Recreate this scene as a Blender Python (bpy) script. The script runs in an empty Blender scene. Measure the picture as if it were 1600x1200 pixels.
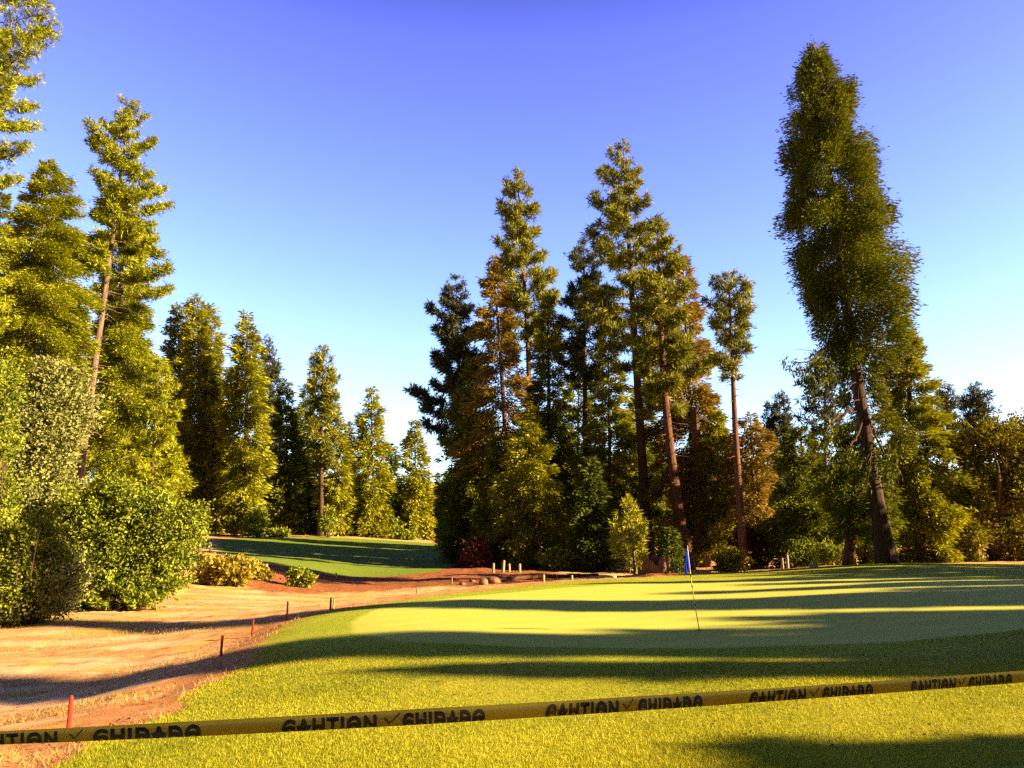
import bpy, bmesh, math, random
import numpy as np
from mathutils import Vector
R = math.radians
S = bpy.context.scene
COL = S.collection

# ------------------------------------------------------------------ camera, sky, sun, exposure
EYE = np.array([0.0, 0.0, 1.6]); PITCH = R(12.5); FPX = 1180.0
cam_d = bpy.data.cameras.new('camera'); cam = bpy.data.objects.new('camera', cam_d); COL.objects.link(cam)
cam.location = EYE; cam.rotation_euler = (R(90) + PITCH, 0, 0)
cam_d.sensor_width = 36; cam_d.lens = FPX / 1600 * 36; cam_d.clip_start = 0.05; cam_d.clip_end = 3000
S.camera = cam
SUN_AZ, SUN_EL = R(106), R(22)            # azimuth clockwise from +Y (straight ahead)
w = bpy.data.worlds.new('World'); S.world = w; w.use_nodes = True
nt = w.node_tree; nt.nodes.clear()
sky = nt.nodes.new('ShaderNodeTexSky'); sky.sky_type = 'NISHITA'; sky.sun_disc = False
sky.sun_elevation = SUN_EL; sky.sun_rotation = SUN_AZ; sky.air_density = 1.0; sky.dust_density = 0.6; sky.ozone_density = 2.6
hs = nt.nodes.new('ShaderNodeHueSaturation'); hs.inputs['Hue'].default_value = 0.51; hs.inputs['Saturation'].default_value = 1.0
mul = nt.nodes.new('ShaderNodeMix'); mul.data_type = 'RGBA'; mul.blend_type = 'MULTIPLY'; mul.inputs[0].default_value = 1
bg = nt.nodes.new('ShaderNodeBackground'); bg.inputs[1].default_value = 0.15
wo = nt.nodes.new('ShaderNodeOutputWorld')
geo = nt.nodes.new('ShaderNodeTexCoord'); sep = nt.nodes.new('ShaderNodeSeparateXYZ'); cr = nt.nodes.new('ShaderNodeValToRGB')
nt.links.new(geo.outputs['Generated'], sep.inputs[0]); nt.links.new(sep.outputs[2], cr.inputs[0])      # paler air low down, violet blue high up; overhead darkened to cut fill light
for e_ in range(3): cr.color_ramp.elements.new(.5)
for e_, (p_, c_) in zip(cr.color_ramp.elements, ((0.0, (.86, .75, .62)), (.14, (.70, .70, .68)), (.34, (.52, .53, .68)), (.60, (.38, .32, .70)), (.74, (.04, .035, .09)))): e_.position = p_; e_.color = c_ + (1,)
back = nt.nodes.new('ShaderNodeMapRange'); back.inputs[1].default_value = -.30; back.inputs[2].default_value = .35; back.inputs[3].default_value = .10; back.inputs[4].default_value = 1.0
nt.links.new(sep.outputs[1], back.inputs[0])                                     # sky colour darkened behind the viewer to cut fill light and deepen shadows
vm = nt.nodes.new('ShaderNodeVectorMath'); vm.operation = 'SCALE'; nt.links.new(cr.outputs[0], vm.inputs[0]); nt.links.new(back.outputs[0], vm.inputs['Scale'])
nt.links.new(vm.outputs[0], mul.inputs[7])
nt.links.new(sky.outputs[0], hs.inputs['Color']); nt.links.new(hs.outputs[0], mul.inputs[6])
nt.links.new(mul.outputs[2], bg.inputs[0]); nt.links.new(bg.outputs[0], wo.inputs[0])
sd_ = bpy.data.lights.new('sun', 'SUN'); sd_.energy = 5.0; sd_.angle = R(0.5); sd_.color = (1.0, 0.69, 0.35)
sun = bpy.data.objects.new('sun', sd_); COL.objects.link(sun)
TOSUN = Vector((math.sin(SUN_AZ) * math.cos(SUN_EL), math.cos(SUN_AZ) * math.cos(SUN_EL), math.sin(SUN_EL)))
sun.rotation_euler = (-TOSUN).to_track_quat('-Z', 'Y').to_euler(); sun.location = TOSUN * 100
S.view_settings.view_transform = 'Standard'; S.view_settings.look = 'None'
S.view_settings.exposure = 2.25; S.view_settings.gamma = 1
S.render.engine = 'CYCLES'; S.cycles.max_bounces = 5; S.cycles.diffuse_bounces = 3; S.cycles.transmission_bounces = 4
S.cycles.use_denoising = False

# ------------------------------------------------------------------ picture -> place helpers
CP, SP = math.cos(PITCH), math.sin(PITCH)
def ray(px, py):
    u, v = (px - 800) / FPX, (600 - py) / FPX
    return np.array([u, CP - v * SP, SP + v * CP])
def at(px, py, Y):
    d = ray(px, py); return EYE + d * (Y / d[1])
def project(p):
    q = np.asarray(p) - EYE
    f = q[..., 1] * CP + q[..., 2] * SP; up = -q[..., 1] * SP + q[..., 2] * CP
    return 800 + FPX * q[..., 0] / f, 600 - FPX * up / f

# ------------------------------------------------------------------ terrain height (thin plate spline)
CTRL_PX = [(800,1200,6.2),(400,1200,6.2),(1200,1190,5.9),(1600,1180,5.6),(800,1100,8.5),(1600,1035,9.2),(1200,1040,9.8),
 (800,1040,10.8),(1100,1000,13.2),(800,1010,12.8),(500,1020,13.2),(1093,985,14.5),(480,968,19),(520,955,21.5),(650,932,26),
 (850,912,32),(1000,903,36),(1200,893,37),(1300,885,37),(1390,880,36),(1500,884,34),(1600,888,32),(800,960,18.2),(1100,930,22.5),
 (1400,930,18.5),(1600,950,15.5),(0,1120,13),(0,1060,17),(0,1000,21.5),(0,965,26),(200,1040,17.5),(200,990,22),(200,950,28),
 (394,992,19),(345,1027,15.5),(105,1140,9.5),(448,968,21),(450,945,30),(550,930,36),(600,912,42),(700,905,43),(400,905,39),
 (340,880,44),(700,890,50),(550,897,48),(450,882,48),(340,838,80),(700,848,85),(500,838,86),(500,865,62),(650,870,62),(345,862,58)]
CTRL_W = [(-8,6,-.55),(-13,8,-1.0),(-5,4,-.15),(0,-6,0),(10,0,.35),(-12,-6,-.7),(20,10,1.0),(35,28,1.2),(45,0,1.2),(0,62,1.1),(10,50,.35),(20,48,.7),
 (30,60,1.2),(5,85,2.4),(25,90,2.2),(-16,36,.35),(-24,32,.4),(-32,45,1.6),(-40,70,3.2),(-40,20,-.2),(60,60,1.8),(70,110,3),(0,130,3.6),
 (-60,120,4),(0,300,6),(-250,300,8),(250,300,6),(-250,0,2),(250,0,3),(0,-150,1),(-250,-150,1),(250,-150,2),(0,900,8),(-800,900,8),(800,900,8),(-800,-200,3),(800,-200,3)]
P_ = np.array([at(*c) for c in CTRL_PX] + [np.array(c, float) for c in CTRL_W])
def _phi(r2): return 0.5 * r2 * np.log(r2 + 1e-9)
def _solve():
    n = len(P_); X = P_[:, :2] / 10.0
    K = _phi(((X[:, None] - X[None]) ** 2).sum(-1)) + np.eye(n) * 0.006
    A = np.zeros((n + 3, n + 3)); A[:n, :n] = K; A[:n, n] = 1; A[:n, n+1:] = X; A[n, :n] = 1; A[n+1:, :n] = X.T
    return np.linalg.solve(A, np.concatenate([P_[:, 2], np.zeros(3)])), X
_W, _X = _solve()
def H(x, y):
    x = np.asarray(x, float) / 10; y = np.asarray(y, float) / 10
    sh = x.shape; Q = np.stack([x.ravel(), y.ravel()], -1)
    out = np.empty(len(Q))
    for i in range(0, len(Q), 20000):
        q = Q[i:i+20000]
        out[i:i+20000] = _phi(((q[:, None] - _X[None]) ** 2).sum(-1)) @ _W[:-3] + _W[-3] + q @ _W[-2:]
    return out.reshape(sh)
H0 = float(H(0.0, 0.0))
def hit(px, py, y0=3.0, y1=140.0):
    ys = np.concatenate([np.arange(y0, 40, .1), np.arange(40, y1, .4)])
    d = ray(px, py); pts = EYE + d[None] * (ys / d[1])[:, None]
    below = pts[:, 2] < H(pts[:, 0], pts[:, 1])
    i = int(np.argmax(below)) if below.any() else len(ys) - 1
    return pts[i]
_rs = np.random.RandomState(7)
_TAB = _rs.rand(256, 256)
def vnoise(x, y):
    xi, yi = np.floor(x).astype(int), np.floor(y).astype(int); fx, fy = x - xi, y - yi
    fx = fx * fx * (3 - 2 * fx); fy = fy * fy * (3 - 2 * fy)
    g = lambda a, b: _TAB[a & 255, b & 255]
    return (g(xi, yi) * (1-fx) + g(xi+1, yi) * fx) * (1-fy) + (g(xi, yi+1) * (1-fx) + g(xi+1, yi+1) * fx) * fy
def fbm(x, y, o=3): return sum(vnoise(x * 2**k + 17*k, y * 2**k + 31*k) / 2**k for k in range(o)) / sum(1 / 2**k for k in range(o)) - .5
def sdist(poly, x, y):          # signed distance, positive inside
    poly = np.asarray(poly, float); d = np.full(x.shape, 1e9); ins = np.zeros(x.shape, bool)
    for a, b in zip(poly, np.roll(poly, -1, 0)):
        e = b - a; t = np.clip(((x - a[0]) * e[0] + (y - a[1]) * e[1]) / (e @ e + 1e-9), 0, 1)
        d = np.minimum(d, np.hypot(x - a[0] - t * e[0], y - a[1] - t * e[1]))
        c = ((a[1] > y) != (b[1] > y)) & (x < (b[0] - a[0]) * (y - a[1]) / (b[1] - a[1] + 1e-12) + a[0]); ins ^= c
    return np.where(ins, d, -d)

# ------------------------------------------------------------------ object helpers
def tag(o, label=None, cat=None, group=None, kind=None):
    for k, v in (('label', label), ('category', cat), ('group', group), ('kind', kind)):
        if v: o[k] = v
    return o
def empty(name, loc):
    o = bpy.data.objects.new(name, None); COL.objects.link(o); o.location = loc; o.empty_display_size = .3; return o
def mesh_np(name, V, F, mat, parent=None, attrs=None, smooth=False):
    """one mesh object from an array of vertices and an (n,3) or (n,4) array of faces"""
    V = np.asarray(V, np.float32); F = np.asarray(F, np.int32); k = F.shape[1]
    me = bpy.data.meshes.new(name)
    me.vertices.add(len(V)); me.vertices.foreach_set('co', V.ravel())
    me.loops.add(F.size); me.loops.foreach_set('vertex_index', F.ravel())
    me.polygons.add(len(F)); me.polygons.foreach_set('loop_start', np.arange(0, F.size, k, dtype=np.int32))
    for nme, arr in (attrs or {}).items():
        a = me.attributes.new(nme, 'FLOAT', 'POINT'); a.data.foreach_set('value', np.asarray(arr, np.float32))
    me.update(calc_edges=True)
    me.polygons.foreach_set('use_smooth', np.full(len(F), smooth)); me.validate()
    if mat: me.materials.append(mat)
    o = bpy.data.objects.new(name, me); COL.objects.link(o)
    if parent: o.parent = parent
    return o
class Geo:                       # gathers tubes, boxes and blobs into one mesh
    def __init__(s): s.V, s.F, s.n = [], [], 0
    def add(s, V, F):
        s.V.append(np.asarray(V, float)); s.F.append(np.asarray(F, int) + s.n); s.n += len(V)
    def tube(s, pts, rad, k=6, cap=True, wob=0, rng=None):
        pts = np.asarray(pts, float); rad = np.broadcast_to(np.asarray(rad, float), (len(pts),))
        T = np.gradient(pts, axis=0); T /= np.linalg.norm(T, axis=1)[:, None] + 1e-9
        ref = np.where(np.abs(T[:, 2:3]) > .9, np.array([[1., 0, 0]]), np.array([[0, 0, 1.]]))
        A = np.cross(T, ref); A /= np.linalg.norm(A, axis=1)[:, None] + 1e-9; B = np.cross(T, A)
        th = np.arange(k) / k * 2 * np.pi
        rr = rad[:, None] * np.ones((1, k))
        if wob: rr = rr * (1 + wob * rng.uniform(-1, 1, (1, k)) + .4 * wob * rng.uniform(-1, 1, rr.shape))
        V = pts[:, None] + rr[..., None] * (A[:, None] * np.cos(th)[None, :, None] + B[:, None] * np.sin(th)[None, :, None])
        F = []
        for i in range(len(pts) - 1):
            for j in range(k): F.append((i*k+j, i*k+(j+1) % k, (i+1)*k+(j+1) % k, (i+1)*k+j))
        V = V.reshape(-1, 3)
        if cap:
            n = len(V); V = np.vstack([V, pts[0], pts[-1]]); m = (len(pts)-1) * k
            for j in range(0, k): F.append((n, (j+1) % k, j, j)); F.append((n+1, m+j, m+(j+1) % k, m+(j+1) % k))
        s.add(V, F)
    def blob(s, c, r, rng, rough=.25, sub=2):
        bm = bmesh.new(); bmesh.ops.create_icosphere(bm, subdivisions=sub, radius=1)
        V = np.array([v.co[:] for v in bm.verts]); F = [tuple(v.index for v in f.verts) + (f.verts[2].index,) for f in bm.faces]; bm.free()
        dirs = rng.normal(size=(9, 3)); dirs /= np.linalg.norm(dirs, axis=1)[:, None]
        amp = rng.uniform(-1, 1, 9)
        V = V * (1 + rough * (np.maximum(V @ dirs.T, 0) ** 3 @ amp) * .8)[:, None] * np.asarray(r)[None] + np.asarray(c)[None]
        s.add(V, F)
    def box(s, c, size):
        c = np.asarray(c, float); h = np.asarray(size, float) / 2
        V = [c + h * np.array(q) for q in ((-1,-1,-1),(1,-1,-1),(1,1,-1),(-1,1,-1),(-1,-1,1),(1,-1,1),(1,1,1),(-1,1,1))]
        s.add(V, [(3,2,1,0),(4,5,6,7),(0,1,5,4),(1,2,6,5),(2,3,7,6),(3,0,4,7)])
    def build(s, name, mat, parent=None, smooth=True):
        V = np.vstack(s.V); F = np.vstack(s.F)
        me = bpy.data.meshes.new(name)
        faces = [tuple(dict.fromkeys(f)) for f in F.tolist()]
        me.from_pydata(V.tolist(), [], faces); me.update()
        me.polygons.foreach_set('use_smooth', np.full(len(me.polygons), smooth)); me.materials.append(mat)
        o = bpy.data.objects.new(name, me); COL.objects.link(o)
        if parent: o.parent = parent
        return o

# ------------------------------------------------------------------ materials
def new_mat(name):
    m = bpy.data.materials.new(name); m.use_nodes = True; t = m.node_tree; t.nodes.clear()
    return m, t, t.nodes.new, t.links.new
def mixc(t, fac, a, b, mode='MIX'):
    n = t.nodes.new('ShaderNodeMix'); n.data_type = 'RGBA'; n.blend_type = mode
    for sock, val in ((n.inputs[0], fac), (n.inputs[6], a), (n.inputs[7], b)):
        if isinstance(val, bpy.types.NodeSocket): t.links.new(val, sock)
        elif isinstance(val, (int, float)): sock.default_value = val
        else: sock.default_value = tuple(val) + ((1,) if len(val) == 3 else ())
    return n.outputs[2]
def noise(t, vec, scale, detail=4, rough=.6):
    n = t.nodes.new('ShaderNodeTexNoise'); n.inputs['Scale'].default_value = scale; n.inputs['Detail'].default_value = detail; n.inputs['Roughness'].default_value = rough
    if vec is not None: t.links.new(vec, n.inputs['Vector'])
    return n.outputs['Fac']
def ramp(t, fac, a, b, lo=0., hi=1.):
    n = t.nodes.new('ShaderNodeMapRange'); n.interpolation_type = 'SMOOTHSTEP'; t.links.new(fac, n.inputs[0])
    n.inputs[1].default_value = a; n.inputs[2].default_value = b; n.inputs[3].default_value = lo; n.inputs[4].default_value = hi
    return n.outputs[0]
def math_(t, op, a, b):
    n = t.nodes.new('ShaderNodeMath'); n.operation = op
    for s_, v in ((n.inputs[0], a), (n.inputs[1], b)):
        if isinstance(v, bpy.types.NodeSocket): t.links.new(v, s_)
        else: s_.default_value = v
    return n.outputs[0]
def leaf_mat(name, dark, light, trans=.22, tcol=None, rough=.6):
    m, t, N, L = new_mat(name)
    at_ = N('ShaderNodeAttribute'); at_.attribute_name = 'tint'
    c = mixc(t, at_.outputs['Fac'], dark, light)
    d = N('ShaderNodeBsdfDiffuse'); tr = N('ShaderNodeBsdfTranslucent'); gl = N('ShaderNodeBsdfGlossy'); gl.inputs['Roughness'].default_value = .45
    gl.inputs['Color'].default_value = (.9, .9, .8, 1)
    L(c, d.inputs[0]); c2 = mixc(t, 1.0, c, (1.25, 1.15, .5), 'MULTIPLY'); L(c2, tr.inputs[0])
    a = N('ShaderNodeMixShader'); a.inputs[0].default_value = trans; L(d.outputs[0], a.inputs[1]); L(tr.outputs[0], a.inputs[2])
    b = N('ShaderNodeMixShader'); b.inputs[0].default_value = .006; L(a.outputs[0], b.inputs[1]); L(gl.outputs[0], b.inputs[2])
    o = N('ShaderNodeOutputMaterial'); L(b.outputs[0], o.inputs[0]); return m
def rough_mat(name, c1, c2, scale=8, stretch=(1, 1, 1), bump=.3, rough=.9, detail=6, c3=None):
    m, t, N, L = new_mat(name)
    tc = N('ShaderNodeTexCoord'); mp = N('ShaderNodeMapping'); mp.inputs['Scale'].default_value = stretch; L(tc.outputs['Object'], mp.inputs[0])
    f = noise(t, mp.outputs[0], scale, detail, .65); c = mixc(t, ramp(t, f, .35, .65), c1, c2)
    if c3: c = mixc(t, ramp(t, noise(t, tc.outputs['Object'], scale * .2, 2), .5, .66), c, c3)
    p = N('ShaderNodeBsdfPrincipled'); p.inputs['Roughness'].default_value = rough; p.inputs['Specular IOR Level'].default_value = .25; L(c, p.inputs['Base Color'])
    if bump:
        b = N('ShaderNodeBump'); b.inputs['Strength'].default_value = bump; b.inputs['Distance'].default_value = .05; L(f, b.inputs['Height']); L(b.outputs[0], p.inputs['Normal'])
    o = N('ShaderNodeOutputMaterial'); L(p.outputs[0], o.inputs[0]); return m

M = {}
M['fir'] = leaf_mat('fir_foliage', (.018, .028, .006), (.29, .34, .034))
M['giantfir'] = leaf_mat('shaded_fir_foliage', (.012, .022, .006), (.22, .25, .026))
M['gold'] = leaf_mat('golden_cedar_foliage', (.036, .042, .005), (.45, .475, .032))
M['left'] = leaf_mat('sunny_cedar_foliage', (.042, .055, .005), (.40, .45, .025))
M['brown'] = leaf_mat('browning_fir_foliage', (0.05, 0.038, 0.01), (0.46, 0.345, 0.075))
M['green'] = leaf_mat('green_cedar_foliage', (0.024, 0.045, 0.006), (0.24, 0.285, 0.026))
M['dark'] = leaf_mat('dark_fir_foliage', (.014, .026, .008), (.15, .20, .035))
M['pine'] = leaf_mat('pine_needles', (.026, .034, .010), (.35, .37, .058))
M['bluepine'] = leaf_mat('blue_pine_needles', (0.028, 0.036, 0.03), (0.11, 0.125, 0.07))
M['lime'] = leaf_mat('young_pine_needles', (0.11, 0.13, 0.01), (0.48, 0.5, 0.035))
M['shrub'] = leaf_mat('shrub_leaves', (.030, .055, .006), (.32, .39, .045))
M['oak'] = leaf_mat('oak_leaves', (.040, .055, .016), (.40, .43, .15))
M['autumn'] = leaf_mat('autumn_oak_leaves', (0.04, 0.042, 0.01), (0.33, 0.31, 0.03))
M['plum'] = leaf_mat('plum_leaves', (0.045, 0.015, 0.015), (0.23, 0.08, 0.07))
M['weed'] = leaf_mat('dry_weed', (.10, .095, .018), (.46, .38, .055))
M['bark'] = rough_mat('bark', (.040, .024, .018), (.115, .070, .050), 7, (3, 3, .35), .9)
M['darkbark'] = rough_mat('dark_furrowed_bark', (.018, .011, .009), (.095, .058, .042), 9, (3, 3, .22), 1.0)
M['redbark'] = rough_mat('red_bark', (.060, .028, .018), (.165, .080, .052), 6, (3, 3, .3), .9)
M['palebark'] = rough_mat('pale_bark', (.075, .052, .042), (.215, .155, .125), 6, (3, 3, .3), .8)

# ------------------------------------------------------------------ plants
def unit(v): return v / (np.linalg.norm(v, axis=-1, keepdims=True) + 1e-9)
def kites(P, D, Sd, l, w_):
    """leaf shaped four cornered faces: base P, direction D, sideways Sd"""
    l = l[:, None]; w_ = w_[:, None]
    V = np.stack([P, P + D * l * .45 + Sd * w_ * .5, P + D * l, P + D * l * .45 - Sd * w_ * .5], 1).reshape(-1, 3)
    return V, np.arange(len(V)).reshape(-1, 4)
def axis_path(axis, Y, n=14):
    """picture points base..top -> smooth 3-D trunk line standing on the ground; first y is ignored"""
    b = at(axis[0][0], 880, Y); gz = float(H(b[0], Y)); base = np.array([b[0], Y, gz])
    _, bpy_ = project(base)
    pts = [base] + [at(px, py, Y) for px, py in axis[1:]]
    pts = np.array(pts); zs = pts[:, 2]; zz = np.linspace(zs[0], zs[-1], n)
    out = np.stack([np.interp(zz, zs, pts[:, 0]), np.interp(zz, zs, pts[:, 1]), zz], -1)
    k = np.array([.25, .5, .25]); sm = out.copy()
    for _ in range(2): sm[1:-1, :2] = k[0]*sm[:-2, :2] + k[1]*sm[1:-1, :2] + k[2]*sm[2:, :2]
    return sm
def crown_profile(crown, path, Y):
    """(py, left px, right px) rows -> z, left radius, right radius"""
    rows = []
    for py, xl, xr in crown:
        z = at(800, py, Y)[2]; ax = np.interp(z, path[:, 2], path[:, 0])
        xl_, xr_ = at(xl, py, Y)[0], at(xr, py, Y)[0]
        rows.append((z, max(ax - xl_, .02), max(xr_ - ax, .02)))
    rows.sort(); return np.array(rows)
PXM = lambda Y: Y / 755.0        # metres in one picture pixel at that depth
def finish_tree(name, label, cat, group, path, tg, V, F, tint, leafm, barkm):
    root = empty(name, path[0]); off = path[0]
    o = tg.build('trunk', M[barkm], root)
    o.data.transform(__import__('mathutils').Matrix.Translation(-Vector(off)))
    mesh_np('crown', V - off, F, M[leafm], root, {'tint': np.repeat(tint, 4)})
    return tag(root, label, cat, group)
def conifer(label, Y, axis, crown, mat='fir', bark='bark', tr=None, seed=0, dens=1.0, leaf=4.0, droop=.55, dead=0, name='fir_tree', cat='tree', group=None, clump=1.0, hole=0.0, front=None, solid=False):
    rng = np.random.RandomState(seed + int(Y * 10)); path = axis_path(axis, Y); prof = crown_profile(crown, path, Y)
    z0, z1 = prof[0, 0], prof[-1, 0]; px = PXM(Y); height = path[-1, 2] - path[0, 2]
    wid = prof[:, 1] + prof[:, 2]; area = np.trapz(wid, prof[:, 0]) / px**2
    n_leaf = int(np.clip(area * 3.1 * dens * (25 / leaf**2), 3500, 170000)); rmax = wid.max() / 2
    nb = int(np.clip((z1 - z0) / (rmax * (.026 if solid else .042) + .04), 90, 800))
    u = (np.arange(nb) + rng.rand(nb)) / nb
    zz = z0 + (z1 - z0) * u
    view = math.atan2(path[0, 0], Y)
    az = rng.rand(nb) * 2 * np.pi if nb < 20 else np.arange(nb) * 2.39996 + rng.normal(0, .35, nb)
    rl, rr = np.interp(zz, prof[:, 0], prof[:, 1]), np.interp(zz, prof[:, 0], prof[:, 2])
    ca, sa = np.cos(az), np.sin(az)
    Rr = np.sqrt((np.where(ca > 0, rr, rl) * ca) ** 2 + ((rl + rr) * .5 * sa) ** 2)
    layer = 1 + .05 * np.sin(zz * 2 * np.pi / (rmax * .9 + .5) + rng.rand() * 6) + .05 * np.sin(zz * 5.1 + az * 2)
    ox = rng.rand(2) * 90; lob = vnoise(ca * 2.2 + ox[0] + 5, zz / (rmax * .9 + .3) + ox[1] + 2.6 * sa)
    lob2_ = vnoise(az * .9 + ox[1], zz / (rmax * .5 + .3) + ox[0])
    ln = Rr * np.clip(rng.normal(.93, .12, nb), .5, 1.08) * layer * ((.97 - .12 * (lob < .3)) * (.80 + .36 * lob2_) if solid else (.82 + .28 * lob))
    lob2 = vnoise(az * .9 + ox[1], zz / (rmax * .5 + .3) + ox[0]); thin = np.where(lob < .32, .5, 1.0) * np.where(lob2 < (.3 if solid else .22), .3 if solid else .2, 1.0); tint_b = np.clip(.5 + (lob2 - .5) * 1.2, .1, .9)
    ca, sa = np.cos(az - view), np.sin(az - view)
    wgt = (ln + .15) ** 1.35 * thin; cnt = np.maximum((n_leaf * wgt / wgt.sum()).astype(int), 4)
    bx = np.interp(zz, path[:, 2], path[:, 0]); by = np.interp(zz, path[:, 2], path[:, 1])
    tg = Geo(); tr = tr or height * .011; zf = at(800, front, Y)[2] if front else 0
    zr = (path[:, 2] - path[0, 2]) / height
    rad = tr * (1 - zr) ** .8 * (1 + .55 * np.exp(-zr * height / .6)) + .012
    tp = path.copy(); tp[0, 2] -= .3
    tg.tube(tp, rad, 11, True, .06, rng)
    Ps, Ds, Ss, Ls, Ts = [], [], [], [], []
    for i in range(nb):
        o = np.array([ca[i], sa[i], 0]); sdv = np.array([-sa[i], ca[i], 0]); L = ln[i]; t = (zz[i] - z0) / (z1 - z0)
        rise = .15 + .75 * t ** 1.5; dr = droop * (1.15 - t)
        base = np.array([bx[i], by[i], zz[i]]); f = lambda s: base + np.outer(s * L, o) + np.outer((rise * s - (dr + rise * .45) * s * s) * L, [0, 0, 1])
        if rng.rand() < hole or (front and zz[i] < zf and sa[i] < -.15): continue
        m = cnt[i]; ns = max(int(m / (22 * clump)), 3)
        ss = .12 + .9 * rng.rand(ns) ** .62; lat = rng.uniform(-1, 1, ns) * .36 * L * (1.15 - ss * .75)
        k = rng.randint(0, ns, m); spread = .045 * L + 1.5 * px
        p = f(ss)[k] + lat[k][:, None] * sdv + rng.normal(0, 1, (m, 3)) * spread * np.array([1, 1, .75])
        p[:, 2] -= np.abs(lat[k]) * .22 + (.06 * L + 4 * px * droop + (.9 if solid else 0)) * rng.rand(m)
        d = unit(o * (.55 + ss[k])[:, None] + sdv * (np.sign(lat[k]) * .55)[:, None] + np.array([0, 0, -.35 - .5 * droop + .7 * t]) + rng.normal(0, .42, (m, 3)))
        sv = unit(np.cross(d, unit(np.array([0, 0, 1.]) + rng.normal(0, .65, (m, 3)))))
        Ps.append(p); Ds.append(d); Ss.append(sv); Ls.append(leaf * px * rng.uniform(.45, 1.55, m) * rng.uniform(.8, 1.1))
        Ts.append(np.clip(rng.uniform(0, 1, ns)[k] * .35 + tint_b[i] * .3 + rng.rand(m) * .35, 0, 1))
        if L > 6 * px and i % 2 == 0:
            s4 = np.array([0, .35, .7, .95]); r0 = max(.012 + .011 * L, .35 * px)
            tg.tube(f(s4), r0 * np.array([1, .7, .45, .2]), 4, False)
    for i in range(dead):
        z = z0 + rng.uniform(-.22, .25) * (z1 - z0); a = rng.rand() * 6.28; L = rmax * rng.uniform(.35, .9)
        base = np.array([np.interp(z, path[:, 2], path[:, 0]), np.interp(z, path[:, 2], path[:, 1]), z])
        o = np.array([math.cos(a), math.sin(a), 0]); s4 = np.linspace(0, 1, 5)
        q = base + np.outer(s4 * L, o) + np.outer(-.35 * L * s4**2, [0, 0, 1]) + rng.normal(0, .03, (5, 3)) * L * s4[:, None]
        tg.tube(q, np.linspace(.5 * px + .012, .2 * px, 5), 4, False)
        for _ in range(2):
            j = rng.randint(1, 4); e = q[j] + (o + rng.normal(0, .7, 3)) * L * .35
            tg.tube(np.array([q[j], (q[j] + e) / 2 + rng.normal(0, .03, 3), e]), [.35 * px, .28 * px, .15 * px], 4, False)
    P, D, Sv, l, T = map(np.concatenate, (Ps, Ds, Ss, Ls, Ts))
    V, F = kites(P, D, Sv, l, l * rng.uniform(.2, .4, len(l)))
    return finish_tree(name, label, cat, group, path, tg, V, F, T, mat, bark)
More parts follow.
